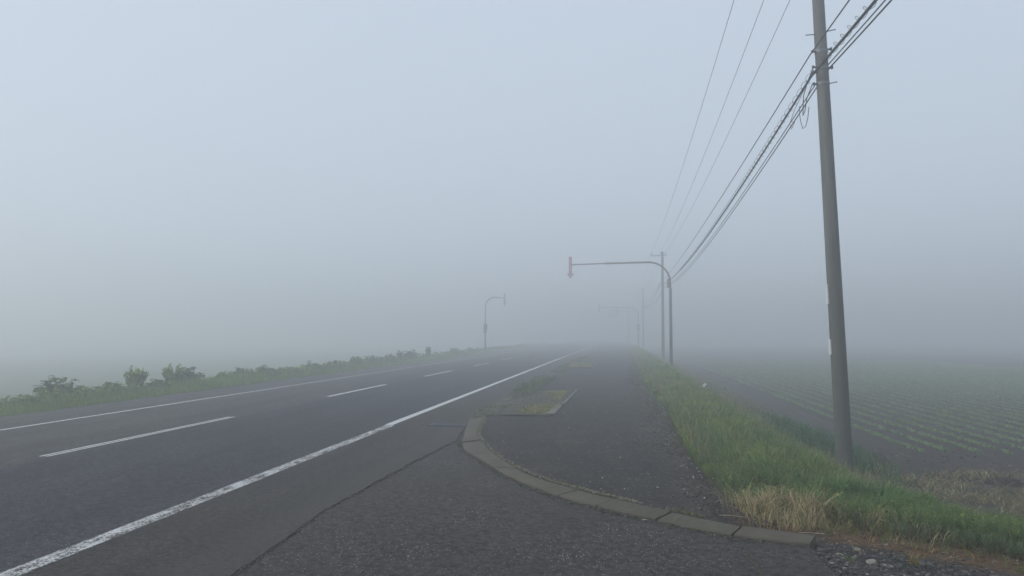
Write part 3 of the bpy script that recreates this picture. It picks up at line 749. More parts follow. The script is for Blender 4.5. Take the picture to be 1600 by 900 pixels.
# dry straw clump at the kerb end and along the dirt
x = np.concatenate([rng.normal(1.47, .21, 2700), rng.uniform(1.6, 3.3, 1500)]); y = np.concatenate([rng.normal(7.64, .25, 2700), np.zeros(1500)])
y[2700:] = front_y(x[2700:])+.05+rng.normal(0, .12, 1500)
k = (x < 1.8) | (fbm(x, x*0, 2.2, 66) > .0); x, y = x[k], y[k]
k = (x > 1.06+.1*np.sin(y*7)) & (y > front_y(x)-.45) ; x, y = x[k], y[k]; n_ = len(x)
hh = (.05+.25*rng.random(n_)**1.5)*np.where(x < 1.9, 1, .75)*(1+.5*fbm(x, y, 4, 70, 2))
col = mixcol(n_, [(.40, .33, .19), (.29, .235, .13), (.50, .42, .27), (.13, .18, .05), (.10, .075, .04)], [4, 3, 2, 1.6, 1.5])
tag(blades('dry_grass', pos(x, y, lambda a, b: np.maximum(gz(a, b), dz(a, b))-.01), hh, .0042, .3+1.3*rng.random(n_)**1.5, col, mat_straw, col*1.1, az=fbm(x, y, 4, 72, 2)*8), 'straw coloured dry grass tuft at the end of the kerb', 'grass', kind='stuff')

# low creeping growth hugging the sidewalk edge
x, y = scatter(30000, -.28, .30, 8.3, 60); x = x+bank_edge(y); n_ = len(x)
k = rng.random(n_) < np.clip(.35+.9*fbm(x, y, 1.2, 71)+(x-bank_edge(y))*2, 0, 1); x, y = x[k], y[k]; n_ = len(x)
col = mixcol(n_, [(.09, .12, .06), (.17, .15, .085), (.12, .095, .06), (.11, .15, .08)], [3, 2, 2, 2])
tag(blades('edge_weeds', np.stack([x, y, .02+0*x], 1), .03+.07*rng.random(n_), .007*np.clip(y/10, 1, 4), .6+.9*rng.random(n_), col, mat_leaf), 'low withered weeds creeping over the sidewalk edge', 'weeds', kind='stuff')

# feathery horsetails
def feather(name, x, y, zf, hmin, hmax, cols, wts, lab, nb=26, spread=.30, wmul=1.0):
    N = len(x); h = hmin+(hmax-hmin)*rng.random(N); base = pos(x, y, zf); col = mixcol(N, cols, wts)
    a = rng.random(N)*2*math.pi; lean = .18*rng.random(N); d = np.stack([np.cos(a)*lean, np.sin(a)*lean, 1+0*a], 1)
    Vs, Cs = [], []
    sidev = np.stack([-np.sin(a), np.cos(a), 0*a], 1)*.0022*wmul
    top = base + d*h[:, None]
    Vs.append(np.stack([base-sidev*1.5, base+sidev*1.5, top], 1)); Cs.append(np.repeat((col*.8)[:, None, :], 3, 1))
    for q in range(nb):
        u = .12+.85*(q+rng.random(N))/nb; an = q*2.399+rng.random(N)*.8; L = h*spread*(1.05-u)*(.6+.6*rng.random(N))+.008
        o = base + d*(h*u)[:, None]; dv = np.stack([np.cos(an)*L, np.sin(an)*L, L*(.75+.3*rng.random(N))], 1)
        s = np.stack([-np.sin(an), np.cos(an), 0*an], 1)*.0026*wmul
        Vs.append(np.stack([o-s, o+s, o+dv], 1)); c = (col*(1+.15*rng.random((N, 1)))); Cs.append(np.stack([c, c, c*1.15], 1))
    V = np.concatenate([v.reshape(-1, 3) for v in Vs]); C = np.concatenate([c.reshape(-1, 3) for c in Cs])
    nf = len(V)//3
    return tag(np_mesh(name, V, np.arange(nf*3), np.full(nf, 3), mat_leaf, None, C), lab, 'horsetail', kind='stuff')
G1 = [(.10, .165, .062), (.13, .19, .068), (.085, .14, .065), (.18, .21, .07)]
n_ = 3400; x = rng.uniform(1.75, 5.4, n_); y = front_y(x)+.02+rng.random(n_)**1.2*1.0
k = rng.random(n_) < np.clip((x-1.4)*.9, .15, 1); x, y = x[k], y[k]
feather('horsetail_patch', x, y, lambda a, b: np.maximum(gz(a, b), dz(a, b))-.02, .13, .27, G1, [3, 3, 2, 1], 'soft feathery horsetails massed above the brown dirt')
n_ = 420; x = rng.uniform(2.0, 4.6, n_); y = front_y(x)-.03+rng.normal(0, .10, n_)
feather('low_mugwort', x, y, lambda a, b: dz(a, b)-.01, .08, .17, [(.11, .15, .075), (.14, .18, .09)], [1, 1], 'grey green feathery weeds at the front edge of the grass', spread=.5, wmul=1.6)['category'] = 'weeds'
n_ = 2600; x, y = scatter(n_, 1.1, 3.2, 8.4, 22); k = keep_bank(x, y); x, y = x[k], y[k]
feather('bank_horsetails', x, y, gz, .20, .36, G1, [3, 2, 3, 1], 'horsetails scattered through the tall bank grass', nb=20, wmul=1.3)

# brush of dead stalks on the bank behind the pole
x, y = scatter(120000, 2.7, 14, 6.3, 15.8, .9)
k = ((x > 3.1) | (y < 8.5)) & (y > front_y(x)+.95) & (rng.random(len(x)) < np.clip(.10+1.9*fbm(x, y, .9, 81)+.25*np.clip((y-9)/4, 0, 1), 0.02, 1)); x, y = x[k], y[k]; n_ = len(x)
col = mixcol(n_, [(.27, .225, .125), (.17, .14, .08), (.40, .34, .20), (.11, .14, .045), (.05, .042, .028)], [3, 4, 1.5, 1.5, 3])
tag(blades('dead_brush', pos(x, y, gz), .04+.16*rng.random(n_)**1.5, .011, .8+1.8*rng.random(n_), col, mat_straw, az=fbm(x, y, 2.5, 82, 2)*8), 'matted brown dead stalks on the slope behind the near pole', 'dead grass', kind='stuff')
# strip of dry growth between bank and field
x, y = scatter(26000, 3.1, 5.1, 15, 110); k = rng.random(len(x)) < np.clip(.6+.8*fbm(x, y, .7, 83), 0, 1); x, y = x[k], y[k]; n_ = len(x)
col = mixcol(n_, [(.15, .125, .085), (.19, .15, .10), (.10, .12, .06), (.10, .085, .06)], [3, 2, 2.5, 2])
tag(blades('field_margin_grass', pos(x, y, gz), .06+.16*rng.random(n_), .008*np.clip(y/15, 1, 4), .5+1.2*rng.random(n_), col, mat_straw), 'pinkish dry grass strip between green bank and dark soil', 'grass', kind='stuff')
x = rng.normal(4.15, .33, 3800); y = rng.normal(17.6, 1.7, 3800); n_ = len(x)
col = mixcol(n_, [(.05, .11, .055), (.065, .13, .06)], [1, 1])
tag(blades('dark_weed_patch', pos(x, y, gz), .22+.22*rng.random(n_), .016, .3+.6*rng.random(n_), col, mat_leaf), 'dark green weed patch beyond the bank left of the near pole', 'weeds', kind='stuff')

# crop rows
XX, YY = [], []
for r_ in range(ROWS):
    xr = ROW0+ROWD*r_; y0 = 18.6+.3*random.random(); y1 = 85 if r_ < 40 else 70
    yy = np.arange(y0, y1, .135); yy = yy+rng.normal(0, .03, len(yy)); k = rng.random(len(yy)) < .93; yy = yy[k]; yy = yy[fbm(yy, yy*0+r_*3.1, .6, 86, 2) > -.62]
    XX.append(xr+rng.normal(0, .025, len(yy))); YY.append(yy)
x = np.concatenate(XX); y = np.concatenate(YY)
# a few leaves per seedling
L = 8; xb = np.repeat(x, L); yb = np.repeat(y, L); n_ = len(xb)
xb = xb+rng.normal(0, .030, n_); yb = yb+rng.normal(0, .03, n_)
col = mixcol(n_, [(.15, .225, .09), (.19, .27, .115), (.12, .185, .075)], [3, 2, 2])
far_ = np.clip(yb/24, 1, 2.2)
tag(blades('crop_seedlings', np.stack([xb, yb, -.955+0*xb], 1), (.05+.06*rng.random(n_))*(1+.35*fbm(xb, yb, .5, 85)), .036*far_, .7+.9*rng.random(n_), col, mat_leaf, col*1.15), 'rows of young green crop plants across the dark field', 'crop', kind='stuff')

# left verge grass
def left_edge(y): return -13.42+.15*fbm(y, y*0, .5, 91)
x, y = scatter(190000, -17.5, -13.2, 9, 150, 1.0); k = x < left_edge(y); x, y = x[k], y[k]; n_ = len(x)
dd = left_edge(y)-x; pn = fbm(x, y, .6, 92)
hh = (.10+.32*np.clip(dd/.7, 0, 1))*(.7+.5*rng.random(n_))*(1+.4*pn)
col = mixcol(n_, [(.15, .25, .065), (.19, .29, .075), (.11, .19, .06), (.24, .29, .09)], [4, 3, 2, 1.5])
tag(blades('verge_grass', pos(x, y, gz), hh, .009*np.clip(y/16, 1, 5), .25+.6*rng.random(n_), col, mat_leaf, col*1.2), 'ragged green grass along the far left edge of the road', 'grass', kind='stuff')
# weeds along the straight kerb, in the beds
x, y = scatter(9000, -3.08, -2.45, 15.6, 60); k = rng.random(len(x)) < np.clip(.25+1.3*fbm(x*.3, y, .5, 95)+.4*((y > 21) & (y < 31)), 0, 1); x, y = x[k], y[k]; n_ = len(x)
col = mixcol(n_, [(.09, .125, .06), (.13, .135, .07), (.17, .15, .09)], [4, 2, 2])
tag(blades('kerb_weeds', np.stack([x, y, .05+0*x], 1), .03+.12*rng.random(n_)*(.5+((y > 22) & (y < 29))), .009*np.clip(y/14, 1, 4), .5+.8*rng.random(n_), col, mat_leaf), 'green weeds growing along the straight roadside kerb', 'weeds', kind='stuff')
x = rng.uniform(-2.6, -1.5, 16000); y = rng.uniform(15.9, 22.6, 16000); yel = fbm(x, y, .8, 96)
k = (rng.random(len(x)) < np.clip(.10+1.6*yel+.5*np.exp(-((x+1.9)/.35)**2-((y-17.6)/1.6)**2), 0, 1)) & (x < -1.45) & (x > -2.7+np.clip(y-19.3, 0, 5)*.17); x, y = x[k], y[k]; n_ = len(x)
col = mixcol(n_, [(.30, .28, .11), (.21, .22, .08), (.30, .27, .15), (.12, .13, .055)], [3, 3, 2, 2])
tag(blades('bed_moss', np.stack([x, y, .075+0*x], 1), .012+.035*rng.random(n_), .013, .5+1.2*rng.random(n_), col, mat_leaf), 'yellow green moss and dry grass in the nearer planting bed', 'moss', kind='stuff')
x = rng.uniform(-2.6, -1.45, 5000); y = rng.uniform(39.2, 44, 5000); n_ = len(x)
col = mixcol(n_, [(.26, .23, .12), (.20, .19, .09)], [2, 1])
tag(blades('bed_dry_grass', np.stack([x, y, .075+0*x], 1), .03+.08*rng.random(n_), .03, .5+1*rng.random(n_), col, mat_straw), 'pale dry grass in the farther planting bed', 'grass', kind='stuff')

# ------------------------------------------------------------------ leafy roadside plants (left verge)
def leaf_arrays(origin, direction, L, W, droop, cols):
    """ovate leaves with a fold and droop; arrays over N"""
    N = len(L); d = direction/np.linalg.norm(direction, axis=1, keepdims=True)
    s = np.cross(d, [0, 0, 1.0]); s = s/np.maximum(np.linalg.norm(s, axis=1, keepdims=True), 1e-4)
    up_ = np.array([0, 0, 1.0]); dr = droop[:, None]*L[:, None]
    L = L[:, None]; W = W[:, None]
    p0 = origin; a = origin+d*L*.30; b = origin+d*L*.68-up_*dr*.35; c = origin+d*L*.95-up_*dr
    V = np.stack([p0, a-s*W*.46+up_*W*.10, a, a+s*W*.46+up_*W*.10, b-s*W*.36+up_*W*.06, b, b+s*W*.36+up_*W*.06, c], 1).reshape(-1, 3)
    bi = np.arange(N)[:, None]*8
    F = np.concatenate([bi+np.array([[0, 2, 1]]), bi+np.array([[0, 3, 2]]), bi+np.array([[1, 2, 5, 4]]), bi+np.array([[2, 3, 6, 5]]), bi+np.array([[4, 5, 7]]), bi+np.array([[5, 6, 7]])], 1).ravel()
    S = np.tile([3, 3, 4, 4, 3, 3], N); C = np.repeat(cols[:, None, :], 8, 1).reshape(-1, 3)
    return V, F, S, C
def leaf_cover(name, x, y, zf, zlo, zhi, L_, cols, wts, lab, cat='weeds', el=(.0, .9)):
    N = len(x); P_ = pos(x, y, zf); P_[:, 2] += zlo+(zhi-zlo)*rng.random(N)
    a = rng.random(N)*2*math.pi; e = el[0]+(el[1]-el[0])*rng.random(N)
    D = np.stack([np.cos(a)*np.cos(e), np.sin(a)*np.cos(e), np.sin(e)], 1); l_ = L_*(.6+.8*rng.random(N))
    V, F, S, C = leaf_arrays(P_, D, l_, l_*(.35+.4*rng.random(N)), rng.random(N)*.6, mixcol(N, cols, wts))
    return tag(np_mesh(name, V, F, S, mat_leaf, None, C), lab, cat, kind='stuff')
def leafy_plant(name, x, y, H, Rr, style, lab, cat='shrub', group=None, single=False):
    z = float(gz(x, y)); t = tag(empty(name, (x, y, z)), lab, cat, group)
    big = style == 'knotweed'
    ns = int((30 if big else 46)*(1 if H > .5 else .8)); bm = bmesh.new(); O, D, LL, WW, DR = [], [], [], [], []
    for s_ in range(ns):
        az = random.uniform(0, 2*math.pi); rr = Rr*math.sqrt(random.random())*(.85 if big else .55)
        ht = H*(1-.45*(rr/Rr)**2)*random.uniform(.70, 1.02)
        P_ = []
        for q in range(6):
            u = q/5; out_ = rr*(u**1.3 if big else u*.9)
            P_.append(Vector((math.cos(az)*out_+.03*random.uniform(-1, 1), math.sin(az)*out_+.03*random.uniform(-1, 1), ht*(u if not big else math.sin(u*1.35)/math.sin(1.35)))))
        tube(bm, P_, [.010, .009, .008, .006, .005, .003], 5)
        nl = 11 if big else 17
        for q in range(nl):
            u = .28+.72*q/(nl-1); f = u*5; i = min(int(f), 4); p = P_[i].lerp(P_[i+1], f-i)
            la = az+random.uniform(-1.3, 1.3) if big else random.uniform(0, 2*math.pi)
            el = random.uniform(-.1, .45) if big else random.uniform(.5, 1.35)
            O.append(p); D.append((math.cos(la)*math.cos(el), math.sin(la)*math.cos(el), math.sin(el)))
            l_ = random.uniform(.16, .27) if big else random.uniform(.11, .19); LL.append(l_*(1.15-.35*u)); WW.append(l_*(.78 if big else .42)); DR.append(random.uniform(.15, .7) if big else random.uniform(-.1, .2))
    from_bm('stems', bm, mat_bark, t)
    O, D = np.array([list(o) for o in O]), np.array(D); n__ = len(O); zt = O[:, 2]/H
    if big: cols = mixcol(n__, [(.075, .14, .045), (.10, .17, .055), (.055, .10, .04)], [3, 3, 2])
    else: cols = mixcol(n__, [(.14, .22, .05), (.19, .27, .06), (.10, .17, .045)], [3, 3, 2]); 
    young = (zt > .8)[:, None]; cols = np.where(young, cols*np.array([1.35, 1.3, 1.1]), cols)
    LL, WW, DR = map(np.array, (LL, WW, DR))
    if single:
        # the uppermost large leaves can be told apart: one mesh each
        order = np.argsort(-(zt+.25*np.abs(O[:, 0])/Rr)); pick = order[:60]; rest = order[60:]
        for i in pick:
            V, F, S, C = leaf_arrays(O[i:i+1]*0, D[i:i+1], LL[i:i+1]*1.15, WW[i:i+1]*1.1, DR[i:i+1], cols[i:i+1])
            lf = np_mesh('leaf', V, F, S, mat_leaf, t, C); lf.location = O[i]
        O, D, LL, WW, DR, cols = O[rest], D[rest], LL[rest], WW[rest], DR[rest], cols[rest]
    V, F, S, C = leaf_arrays(O, D, LL, WW, DR, cols)
    fo = np_mesh('foliage', V, F, S, mat_leaf, t, C)
    if single: fo['kind'] = 'stuff'
    return t
GP = 'leafy plants along the far left verge'
def lx_at(px):            # where the row of plants stands for a given share of the verge
    return px
plants = [(-14.9, 18.9, .95, .62, 'knotweed', 'largest dark leafy plant on the left verge, broad and drooping', True),
          (-14.5, 17.2, .48, .35, 'knotweed', 'small sparse weed left of the largest leafy plant', False),
          (-14.7, 20.7, .66, .42, 'knotweed', 'low broad leafed plant between the largest one and the upright shrub', False),
          (-14.75, 21.9, 1.05, .44, 'upright', 'upright yellow green shrub, leftmost of the two upright ones', False),
          (-14.6, 22.8, .62, .36, 'knotweed', 'low leafy plant between the two upright shrubs', False),
          (-14.8, 24.0, 1.02, .42, 'upright', 'second upright yellow green shrub touching a rounded plant', False),
          (-14.9, 25.0, .98, .52, 'knotweed', 'rounded bushy plant just right of the second upright shrub', False),
          (-14.6, 27.0, .55, .34, 'upright', 'small shrub in the dip after the rounded bushy plant', False),
          (-14.7, 28.6, .72, .42, 'knotweed', 'mid sized leafy plant where the verge starts to fade', False),
          (-14.6, 30.3, .70, .44, 'knotweed', 'leafy plant with arching stems in light fog', False),
          (-14.7, 32.8, .62, .42, 'knotweed', 'low plant opposite the second centre dash', False),
          (-14.6, 35.2, .75, .44, 'knotweed', 'foggy leafy plant a little taller than its neighbours', False),
          (-14.7, 38.4, .66, .48, 'knotweed', 'foggy low mound of leaves in mid distance', False),
          (-14.6, 41.5, .72, .45, 'upright', 'hazy upright plant in mid distance', False),
          (-14.7, 44.5, .80, .52, 'knotweed', 'hazy wide plant with arched top', False),
          (-14.6, 47.5, .80, .50, 'knotweed', 'hazy plant with leaves bunched at its top', False),
          (-14.6, 50.8, .98, .58, 'knotweed', 'hazy tall clump near the end of the visible verge', False),
          (-14.7, 53.5, .95, .50, 'knotweed', 'fading clump just before the lone upright weed', False),
          (-14.4, 57.0, 1.0, .30, 'upright', 'lone upright weed, last plant before the fog closes', False),
          (-14.3, 66.0, .8, .5, 'upright', 'ghostly plant left of the far arrow sign', False),
          (-14.3, 72.5, .75, .5, 'knotweed', 'ghostly clump beside the far arrow sign post', False)]
for (x, y, H, Rr, st, lab, sg) in plants:
    if st == 'upright': Rr *= 1.5
    if y > 26: H *= 1.10
    if y > 22: Rr *= 1.2
    leafy_plant('knotweed' if st == 'knotweed' else 'verge_shrub', x, y, H, Rr, st, lab, 'plant' if st == 'knotweed' else 'shrub', GP, sg)
# loose sprigs on the dirt and along the front of the grass
n_ = 240; cx = rng.uniform(1.5, 4.0, n_); cy = front_y(cx)-.05-rng.random(n_)**2*.55
m_ = rng.integers(4, 16, n_); x = np.repeat(cx, m_)+rng.normal(0, .018, m_.sum()); y = np.repeat(cy, m_)+rng.normal(0, .018, m_.sum()); n_ = len(x)
col = np.repeat(mixcol(len(cx), [(.12, .16, .06), (.30, .24, .12), (.14, .12, .07), (.16, .20, .06)], [3, 3, 2, 2]), m_, 0)
tag(blades('dirt_sprigs', pos(x, y, lambda a, b: dz(a, b)-.004), .02+.09*rng.random(n_)**1.5, .0045, .4+1.2*rng.random(n_), col, mat_leaf), 'thin scattered sprigs growing in the brown dirt', 'weeds', kind='stuff')
# fallen straw and litter on the dirt
n_ = 1500; x = rng.uniform(1.05, 4.0, n_); y = front_y(x)-rng.random(n_)**1.3*.9+.05; k = y > kin_x(y)*0+6.0; x, y = x[k], y[k]; n_ = len(x)
an = rng.random(n_)*6.28; Ls = .02+.07*rng.random(n_); wv = .0016; dx, dy = np.cos(an)*Ls, np.sin(an)*Ls; z0 = dz(x, y)+.008; z1 = dz(x+dx, y+dy)+.010
V = np.stack([np.stack([x-np.sin(an)*wv, y+np.cos(an)*wv, z0], 1), np.stack([x+np.sin(an)*wv, y-np.cos(an)*wv, z0], 1), np.stack([x+dx, y+dy, z1], 1)], 1).reshape(-1, 3)
C = np.repeat(mixcol(n_, [(.32, .26, .15), (.20, .15, .09), (.10, .065, .04)], [3, 3, 3]), 3, 0)
tag(np_mesh('straw_litter', V, np.arange(n_*3), np.full(n_, 3), mat_straw, None, C), 'fallen straw and dead stems strewn over the brown dirt', 'straw', kind='stuff')
# broad leaved cover between the plants, and in the right bank
n_ = 24000; x, y = scatter(n_, -15.7, -14.0, 12, 120); dn = fbm(x*.4, y, .55, 97); k = rng.random(n_) < np.clip(.45+1.2*dn, 0, 1); x, y, dn = x[k], y[k], dn[k]
leaf_cover('verge_leaf_cover', x, y, gz, .12, .52, .15*np.clip(y/26, 1, 2.5), [(.13, .21, .06), (.17, .26, .07), (.09, .155, .05), (.21, .29, .08)], [3, 3, 2, 1], 'low broad leaved weeds filling the left verge between the plants')
n_ = 5200; x, y = scatter(n_, 1.0, 3.2, 6.6, 45); k = keep_bank(x, y) & (fbm(x, y, 1.1, 98) > .05); x, y = x[k], y[k]
leaf_cover('bank_leaf_cover', x, y, gz, .03, .22, .055*np.clip(y/12, 1, 2.5), [(.12, .19, .045), (.15, .22, .05), (.09, .15, .055), (.20, .22, .06)], [3, 3, 2, 1], 'small broad leaved weeds mixed into the right grass bank')
# tall thin weeds poking out of the verge
x, y = scatter(2600, -15.6, -14.0, 12, 110); n_ = len(x)
feather('verge_weeds', x, y, gz, .35, .62, [(.10, .15, .07), (.13, .17, .08)], [1, 1], 'thin upright weeds poking out of the left verge grass', nb=14, spread=.22, wmul=2.8)['category'] = 'weeds'

# ------------------------------------------------------------------ stones, litter
ico_bm = bmesh.new(); bmesh.ops.create_icosphere(ico_bm, subdivisions=1, radius=1)
ICO_V = np.array([v.co[:] for v in ico_bm.verts]); ICO_F = np.array([[v.index for v in f.verts] for f in ico_bm.faces]); ico_bm.free()
def pebbles(name, P_, size, cols, lab, cat='gravel', flat=.55):
    N = len(P_); k = len(ICO_V)
    V = ICO_V[None]*(1+.35*(rng.random((N, k, 1))-.5))
    a = rng.random(N)*2*math.pi; ca, sa = np.cos(a)[:, None], np.sin(a)[:, None]
    sx = (.75+.6*rng.random(N))[:, None]; sz = (flat*(.7+.6*rng.random(N)))[:, None]
    vx, vy, vz = V[..., 0]*sx, V[..., 1], V[..., 2]*sz
    V = np.stack([vx*ca-vy*sa, vx*sa+vy*ca, vz], -1)*size[:, None, None] + P_[:, None, :]
    F = (ICO_F[None]+(np.arange(N)*k)[:, None, None]).ravel()
    C = np.repeat(cols[:, None, :], k, 1).reshape(-1, 3)
    return tag(np_mesh(name, V.reshape(-1, 3), F, np.full(N*len(ICO_F), 3), mat_stone, None, C), lab, cat, kind='stuff')
STC = [(.045, .045, .047), (.07, .068, .066), (.11, .105, .10), (.028, .028, .03), (.20, .19, .175)]
n_ = 15000; x = 1.4+rng.random(n_)**1.0*2.4; y = rng.uniform(4.8, 7.0, n_)
lim = 6.85-.70*(x-1.5)+.35*fbm(x, y, 1.3, 101); k = (y < lim+.15*rng.normal(size=n_)) & (x > 1.50+.1*fbm(y, y*0, 1.7, 2)+np.clip((6.75-y), -1, 0)*-.0) & ~((x < 1.62) & (y > 6.6)); x, y = x[k], y[k]; n_ = len(x)
pebbles('gravel', np.stack([x, y, dz(x, y)+.003], 1), .006+.013*rng.random(n_)**2.2, mixcol(n_, STC, [5, 5, 2, 4, .5]), 'dark loose gravel beside the end of the kerb')
n_ = 1700; x = rng.uniform(1.6, 4.2, n_); y = front_y(x)-rng.random(n_)*1.1
pebbles('dirt_stones', np.stack([x, y, dz(x, y)+.002], 1), .004+.012*rng.random(n_)**2.5, mixcol(n_, [(.09, .07, .05), (.13, .11, .085), (.20, .18, .15), (.06, .04, .028)], [3, 2, 1, 4]), 'small stones and clods in the brown dirt')
n_ = 7500; u = rng.random(n_); y = 7.1*(45/7.1)**u; x = bank_edge(y)-.05-np.abs(rng.normal(0, .20, n_)); k = x > kin_x(y)+.05; x, y = x[k], y[k]; n_ = len(x)
pebbles('asphalt_crumbs', np.stack([x, y, .05+0*x], 1), (.004+.012*rng.random(n_)**2)*np.clip(y/9, 1, 2), mixcol(n_, [(.045, .043, .042), (.07, .066, .06), (.11, .10, .08), (.22, .21, .19)], [5, 3, 2, .3]), 'crumbled asphalt and grit on the sidewalk edge')
n_ = 1100; y = rng.uniform(7.4, 20, n_); x = kin_x(y)+rng.random(n_)*(1.0-kin_x(y)); k = rng.random(n_) < .5; x, y = x[k], y[k]; n_ = len(x)
pebbles('sidewalk_grit', np.stack([x, y, .062+0*x], 1), .003+.006*rng.random(n_)**2, mixcol(n_, [(.36, .35, .32), (.16, .155, .14), (.62, .61, .58)], [3, 4, 1.2]), 'scattered pale grit on the dark sidewalk')
# crumbs along the inner side of the kerb
n_ = 1700; t_ = rng.random(n_)*14; ii = t_.astype(int); f = (t_-ii)[:, None]; P_ = KI[ii]*(1-f)+KI[ii+1]*f; P_ = P_+rng.normal(0, .022, (n_, 2))+.015
pebbles('kerb_grit', np.column_stack([P_, .064+0*t_]), .004+.010*rng.random(n_)**2, mixcol(n_, [(.16, .15, .12), (.24, .225, .19), (.08, .075, .06), (.09, .10, .05)], [4, 2, 3, 1.5]), 'pale grit collected along the inner edge of the kerb')
n_ = 1300; t_ = 4.0+rng.random(n_)*14; ii = t_.astype(int); f = (t_-ii)[:, None]; P_ = KO[ii]*(1-f)+KO[ii+1]*f; P_ = P_+rng.normal(0, .035, (n_, 2))-.035
pebbles('foot_grit', np.column_stack([P_, -.008+0*t_]), .003+.009*rng.random(n_)**2, mixcol(n_, [(.12, .115, .09), (.045, .042, .036), (.07, .075, .04)], [2, 4, 2]), 'dark grit and moss bits at the foot of the kerb')
# apron chippings: loose pale chips on the driveway asphalt
n_ = 1500; y = 3.6*(12/3.6)**rng.random(n_); x = -2.6+rng.random(n_)*4.0; k = (x < kout_x(y)-.05) | (y < 6.4); x, y = x[k], y[k]; k = (x < 1.4); x, y = x[k], y[k]; n_ = len(x)
pebbles('apron_chippings', np.stack([x, y, -.010+0*x], 1), .002+.0045*rng.random(n_)**2, mixcol(n_, [(.18, .17, .16), (.10, .095, .09), (.34, .33, .30)], [3, 5, .7]), 'tiny pale stone chips on the driveway asphalt')
n_ = 1600; x = rng.uniform(-2.65, -1.5, n_); y = rng.uniform(15.9, 22.5, n_); k = x > -2.7+np.clip(y-19.3, 0, 5)*.17; x, y = x[k], y[k]; n_ = len(x)
pebbles('bed_gravel', np.stack([x, y, .078+0*x], 1), .006+.014*rng.random(n_)**2, mixcol(n_, [(.13, .125, .11), (.08, .078, .065), (.22, .21, .19)], [3, 4, 1]), 'small gravel lying in the nearer planting bed')
# crumbs along the seam, and moss tufts on the kerb
sy = rowy[(rowy > 3.2) & (rowy < 12)]; sx = jx[(rowy > 3.2) & (rowy < 12)]; n_ = 1500; ii = rng.integers(0, len(sy), n_)
pebbles('seam_grit', np.stack([sx[ii]+rng.normal(.012, .018, n_), sy[ii]+rng.normal(0, .03, n_), -.006+0*sy[ii]], 1), .003+.007*rng.random(n_)**2, mixcol(n_, [(.05, .048, .046), (.11, .105, .10), (.20, .19, .17)], [4, 3, 1]), 'crumbled grit lying along the seam of the road edge')
n_ = 1800; t_ = rng.random(n_)*16; t_ = t_[fbm(t_, t_*0, 1.3, 111, 2) > -.05]; n_ = len(t_); ii = t_.astype(int); f = (t_-ii)[:, None]; P_ = KI[ii]*(1-f)+KI[ii+1]*f+rng.normal(.02, .022, (n_, 2))
tag(blades('kerb_moss', np.column_stack([P_, .050+0*t_]), .008+.03*rng.random(n_)**1.5, .007, .5+1.2*rng.random(n_), mixcol(n_, [(.13, .15, .05), (.20, .18, .09), (.09, .10, .04)], [3, 2, 2]), mat_leaf), 'moss and tiny weeds in the joint behind the curved kerb', 'moss', kind='stuff')
# clods and pale stones on the field headland
n_ = 2600; x = 4.9+rng.random(n_)*14; y = 15.4+rng.random(n_)**1.6*4.4; k = (y < 19.5) ; x, y = x[k], y[k]; n_ = len(x)
pebbles('soil_clods', np.stack([x, y, -.99+0*x], 1), .010+.035*rng.random(n_)**2.4, mixcol(n_, [(.045, .037, .032), (.07, .06, .05), (.16, .155, .14)], [6, 3, .35]), 'soil clods and pale stones on the field headland', 'soil')

def rock(name, x, y, z, s, colr, lab, cat='stone', sq=(1, 1, .55)):
    bm = bmesh.new(); bmesh.ops.create_icosphere(bm, subdivisions=3, radius=1)
    for v in bm.verts:
        k = 1+.28*mnoise.noise(v.co*1.1+Vector((x*3, y*3, 0)))+.08*mnoise.noise(v.co*4); v.co = Vector((v.co.x*sq[0], v.co.y*sq[1], v.co.z*sq[2]))*k*s
    o = from_bm(name, bm, plain(name+'_mat', colr, .85, .25, 30), None, True); o.location = (x, y, z+s*sq[2]*.45); o.rotation_euler.z = x*7
    return tag(o, lab, cat)
def zd(x, y): return float(dz(np.array([x]), np.array([y]))[0])
rock('stone', 1.87, 6.24, zd(1.87, 6.24), .036, (.27, .25, .21), 'cream coloured stone, largest in the dark gravel', sq=(1.3, .8, .6))
rock('stone', 1.86, 6.55, zd(1.86, 6.55), .026, (.20, .18, .14), 'small tan stone just behind the cream stone')
rock('stone', 3.02, 6.62, zd(3.02, 6.62), .040, (.17, .15, .13), 'grey brown stone half sunk in the brown dirt')
rock('stone', 2.42, 5.85, zd(2.42, 5.85), .038, (.15, .15, .155), 'grey stone lying at the bottom of the gravel')
rock('boulder', 4.75, 8.62, float(gz(4.75, 8.62)), .115, (.15, .155, .15), 'rounded grey boulder on the slope at the right edge', 'boulder', (1, 1, .75))
rock('boulder', 4.45, 8.2, float(gz(4.45, 8.2)), .07, (.12, .12, .115), 'smaller dark rock below the grey boulder', 'boulder')
# twigs and bits of straw
def twig(x, y, z, L, a, lab, r_=.0028, colr=(.42, .38, .30)):
    bm = bmesh.new(); d = Vector((math.cos(a), math.sin(a), 0)); nn = Vector((-d.y, d.x, 0))
    tube(bm, [(-d*L/2), (-d*L*.1+nn*L*.03+Vector((0,0,.006))), (d*L*.25-nn*L*.02+Vector((0,0,.004))), (d*L/2+nn*L*.02)], [r_, r_, r_*.8, r_*.4], 5)
    o = from_bm('twig', bm, mt, None, True); o.location = (x, y, z); return tag(o, lab, 'twig')
mt = plain('twig_bark', (.40, .36, .28), .8, .2, 20)
twig(1.02, 7.32, .055, .27, -.25, 'long pale twig lying across the end of the sidewalk')
twig(1.72, 7.22, zd(1.72, 7.22)+.02, .12, -.8, 'short pale twig in the dirt below the straw tuft')
twig(1.62, 6.98, zd(1.62, 6.98)+.01, .22, -.1, 'thin straw beside the end kerb stone')
twig(.22, 7.32, -.004, .06, -.2, 'white sliver at the foot of the kerb', .004)
twig(1.70, 6.42, zd(1.7, 6.42)+.01, .07, -1.1, 'bent pale sliver where kerb and gravel meet')
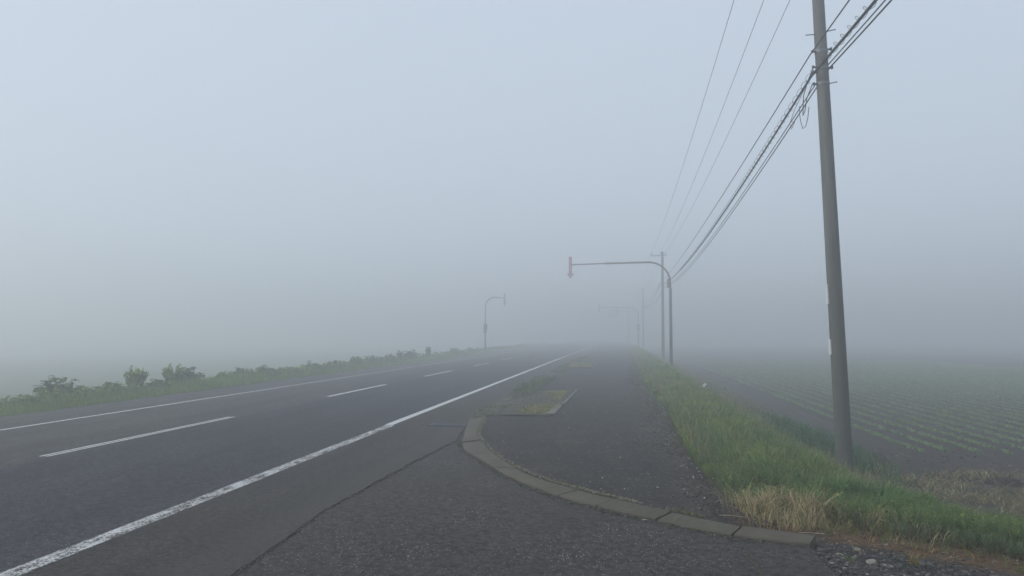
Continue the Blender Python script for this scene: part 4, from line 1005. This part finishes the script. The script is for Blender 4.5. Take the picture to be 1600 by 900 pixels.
twig(2.02, 5.75, zd(2.02, 5.75)+.015, .09, -.7, 'whitish stick in the gravel near the bottom edge', .004)
twig(1.35, 5.78, -.006, .05, 1.2, 'pale chip of wood on the apron edge', .005)
twig(.98, 8.0, .05, .16, .9, 'curled twig at the grass edge above the kerb')
# small yellow green weeds in the gravel
def tuft(x, y, z, n_, h, cols, lab, cat='weed'):
    P_ = np.column_stack([x+rng.normal(0, .02, n_), y+rng.normal(0, .02, n_), np.full(n_, z)])
    return tag(blades('weed_tuft', P_, h*(.5+.6*rng.random(n_)), .006, .5+.9*rng.random(n_), mixcol(n_, cols, [1]*len(cols)), mat_leaf), lab, cat)
tuft(2.16, 6.20, zd(2.16, 6.2), 26, .11, [(.20, .19, .06), (.27, .19, .07)], 'yellowing weed sprig right of the cream stone')
tuft(1.72, 6.25, zd(1.72, 6.25), 22, .06, [(.14, .17, .07), (.10, .13, .06)], 'small green weed left of the cream stone')
tuft(3.05, 6.75, zd(3.05, 6.75), 14, .09, [(.17, .19, .10)], 'thin pale weed standing in the brown dirt')
tuft(1.60, 7.12, zd(1.6, 7.12), 34, .12, [(.15, .16, .07), (.28, .23, .12)], 'dry little sprig just beyond the last kerb stone')
# white scrap caught in the grass
zz = float(gz(2.55, 24.2))
bm = bmesh.new()
for k in range(5):
    box(bm, (random.uniform(-.06, .06), random.uniform(-.03, .03), random.uniform(-.03, .04)), (.075, .01, .06), Matrix.Rotation(random.uniform(-1, 1), 4, 'Y') @ Matrix.Rotation(random.uniform(-.7, .7), 4, 'Z'))
o = from_bm('litter_scrap', bm, mat_paper); o.location = (2.55, 24.2, zz+.40); tag(o, 'crumpled white scrap caught in the grass bank', 'litter')

# ------------------------------------------------------------------ fog
bm = bmesh.new(); box(bm, (0, 300, 3.8), (2000, 1400, 14.6))
m = M('fog'); m.t.nodes.remove(m.b)
pv = m.n('ShaderNodeVolumePrincipled'); pv.inputs['Color'].default_value = (.968, .985, 1.0, 1)
pv.inputs['Density'].default_value = FOG; pv.inputs['Anisotropy'].default_value = .65
m.l(pv.outputs[0], m.o.inputs['Volume'])
tag(from_bm('haze', bm, m.m), 'even pale morning fog over road and fields', 'fog', kind='stuff')
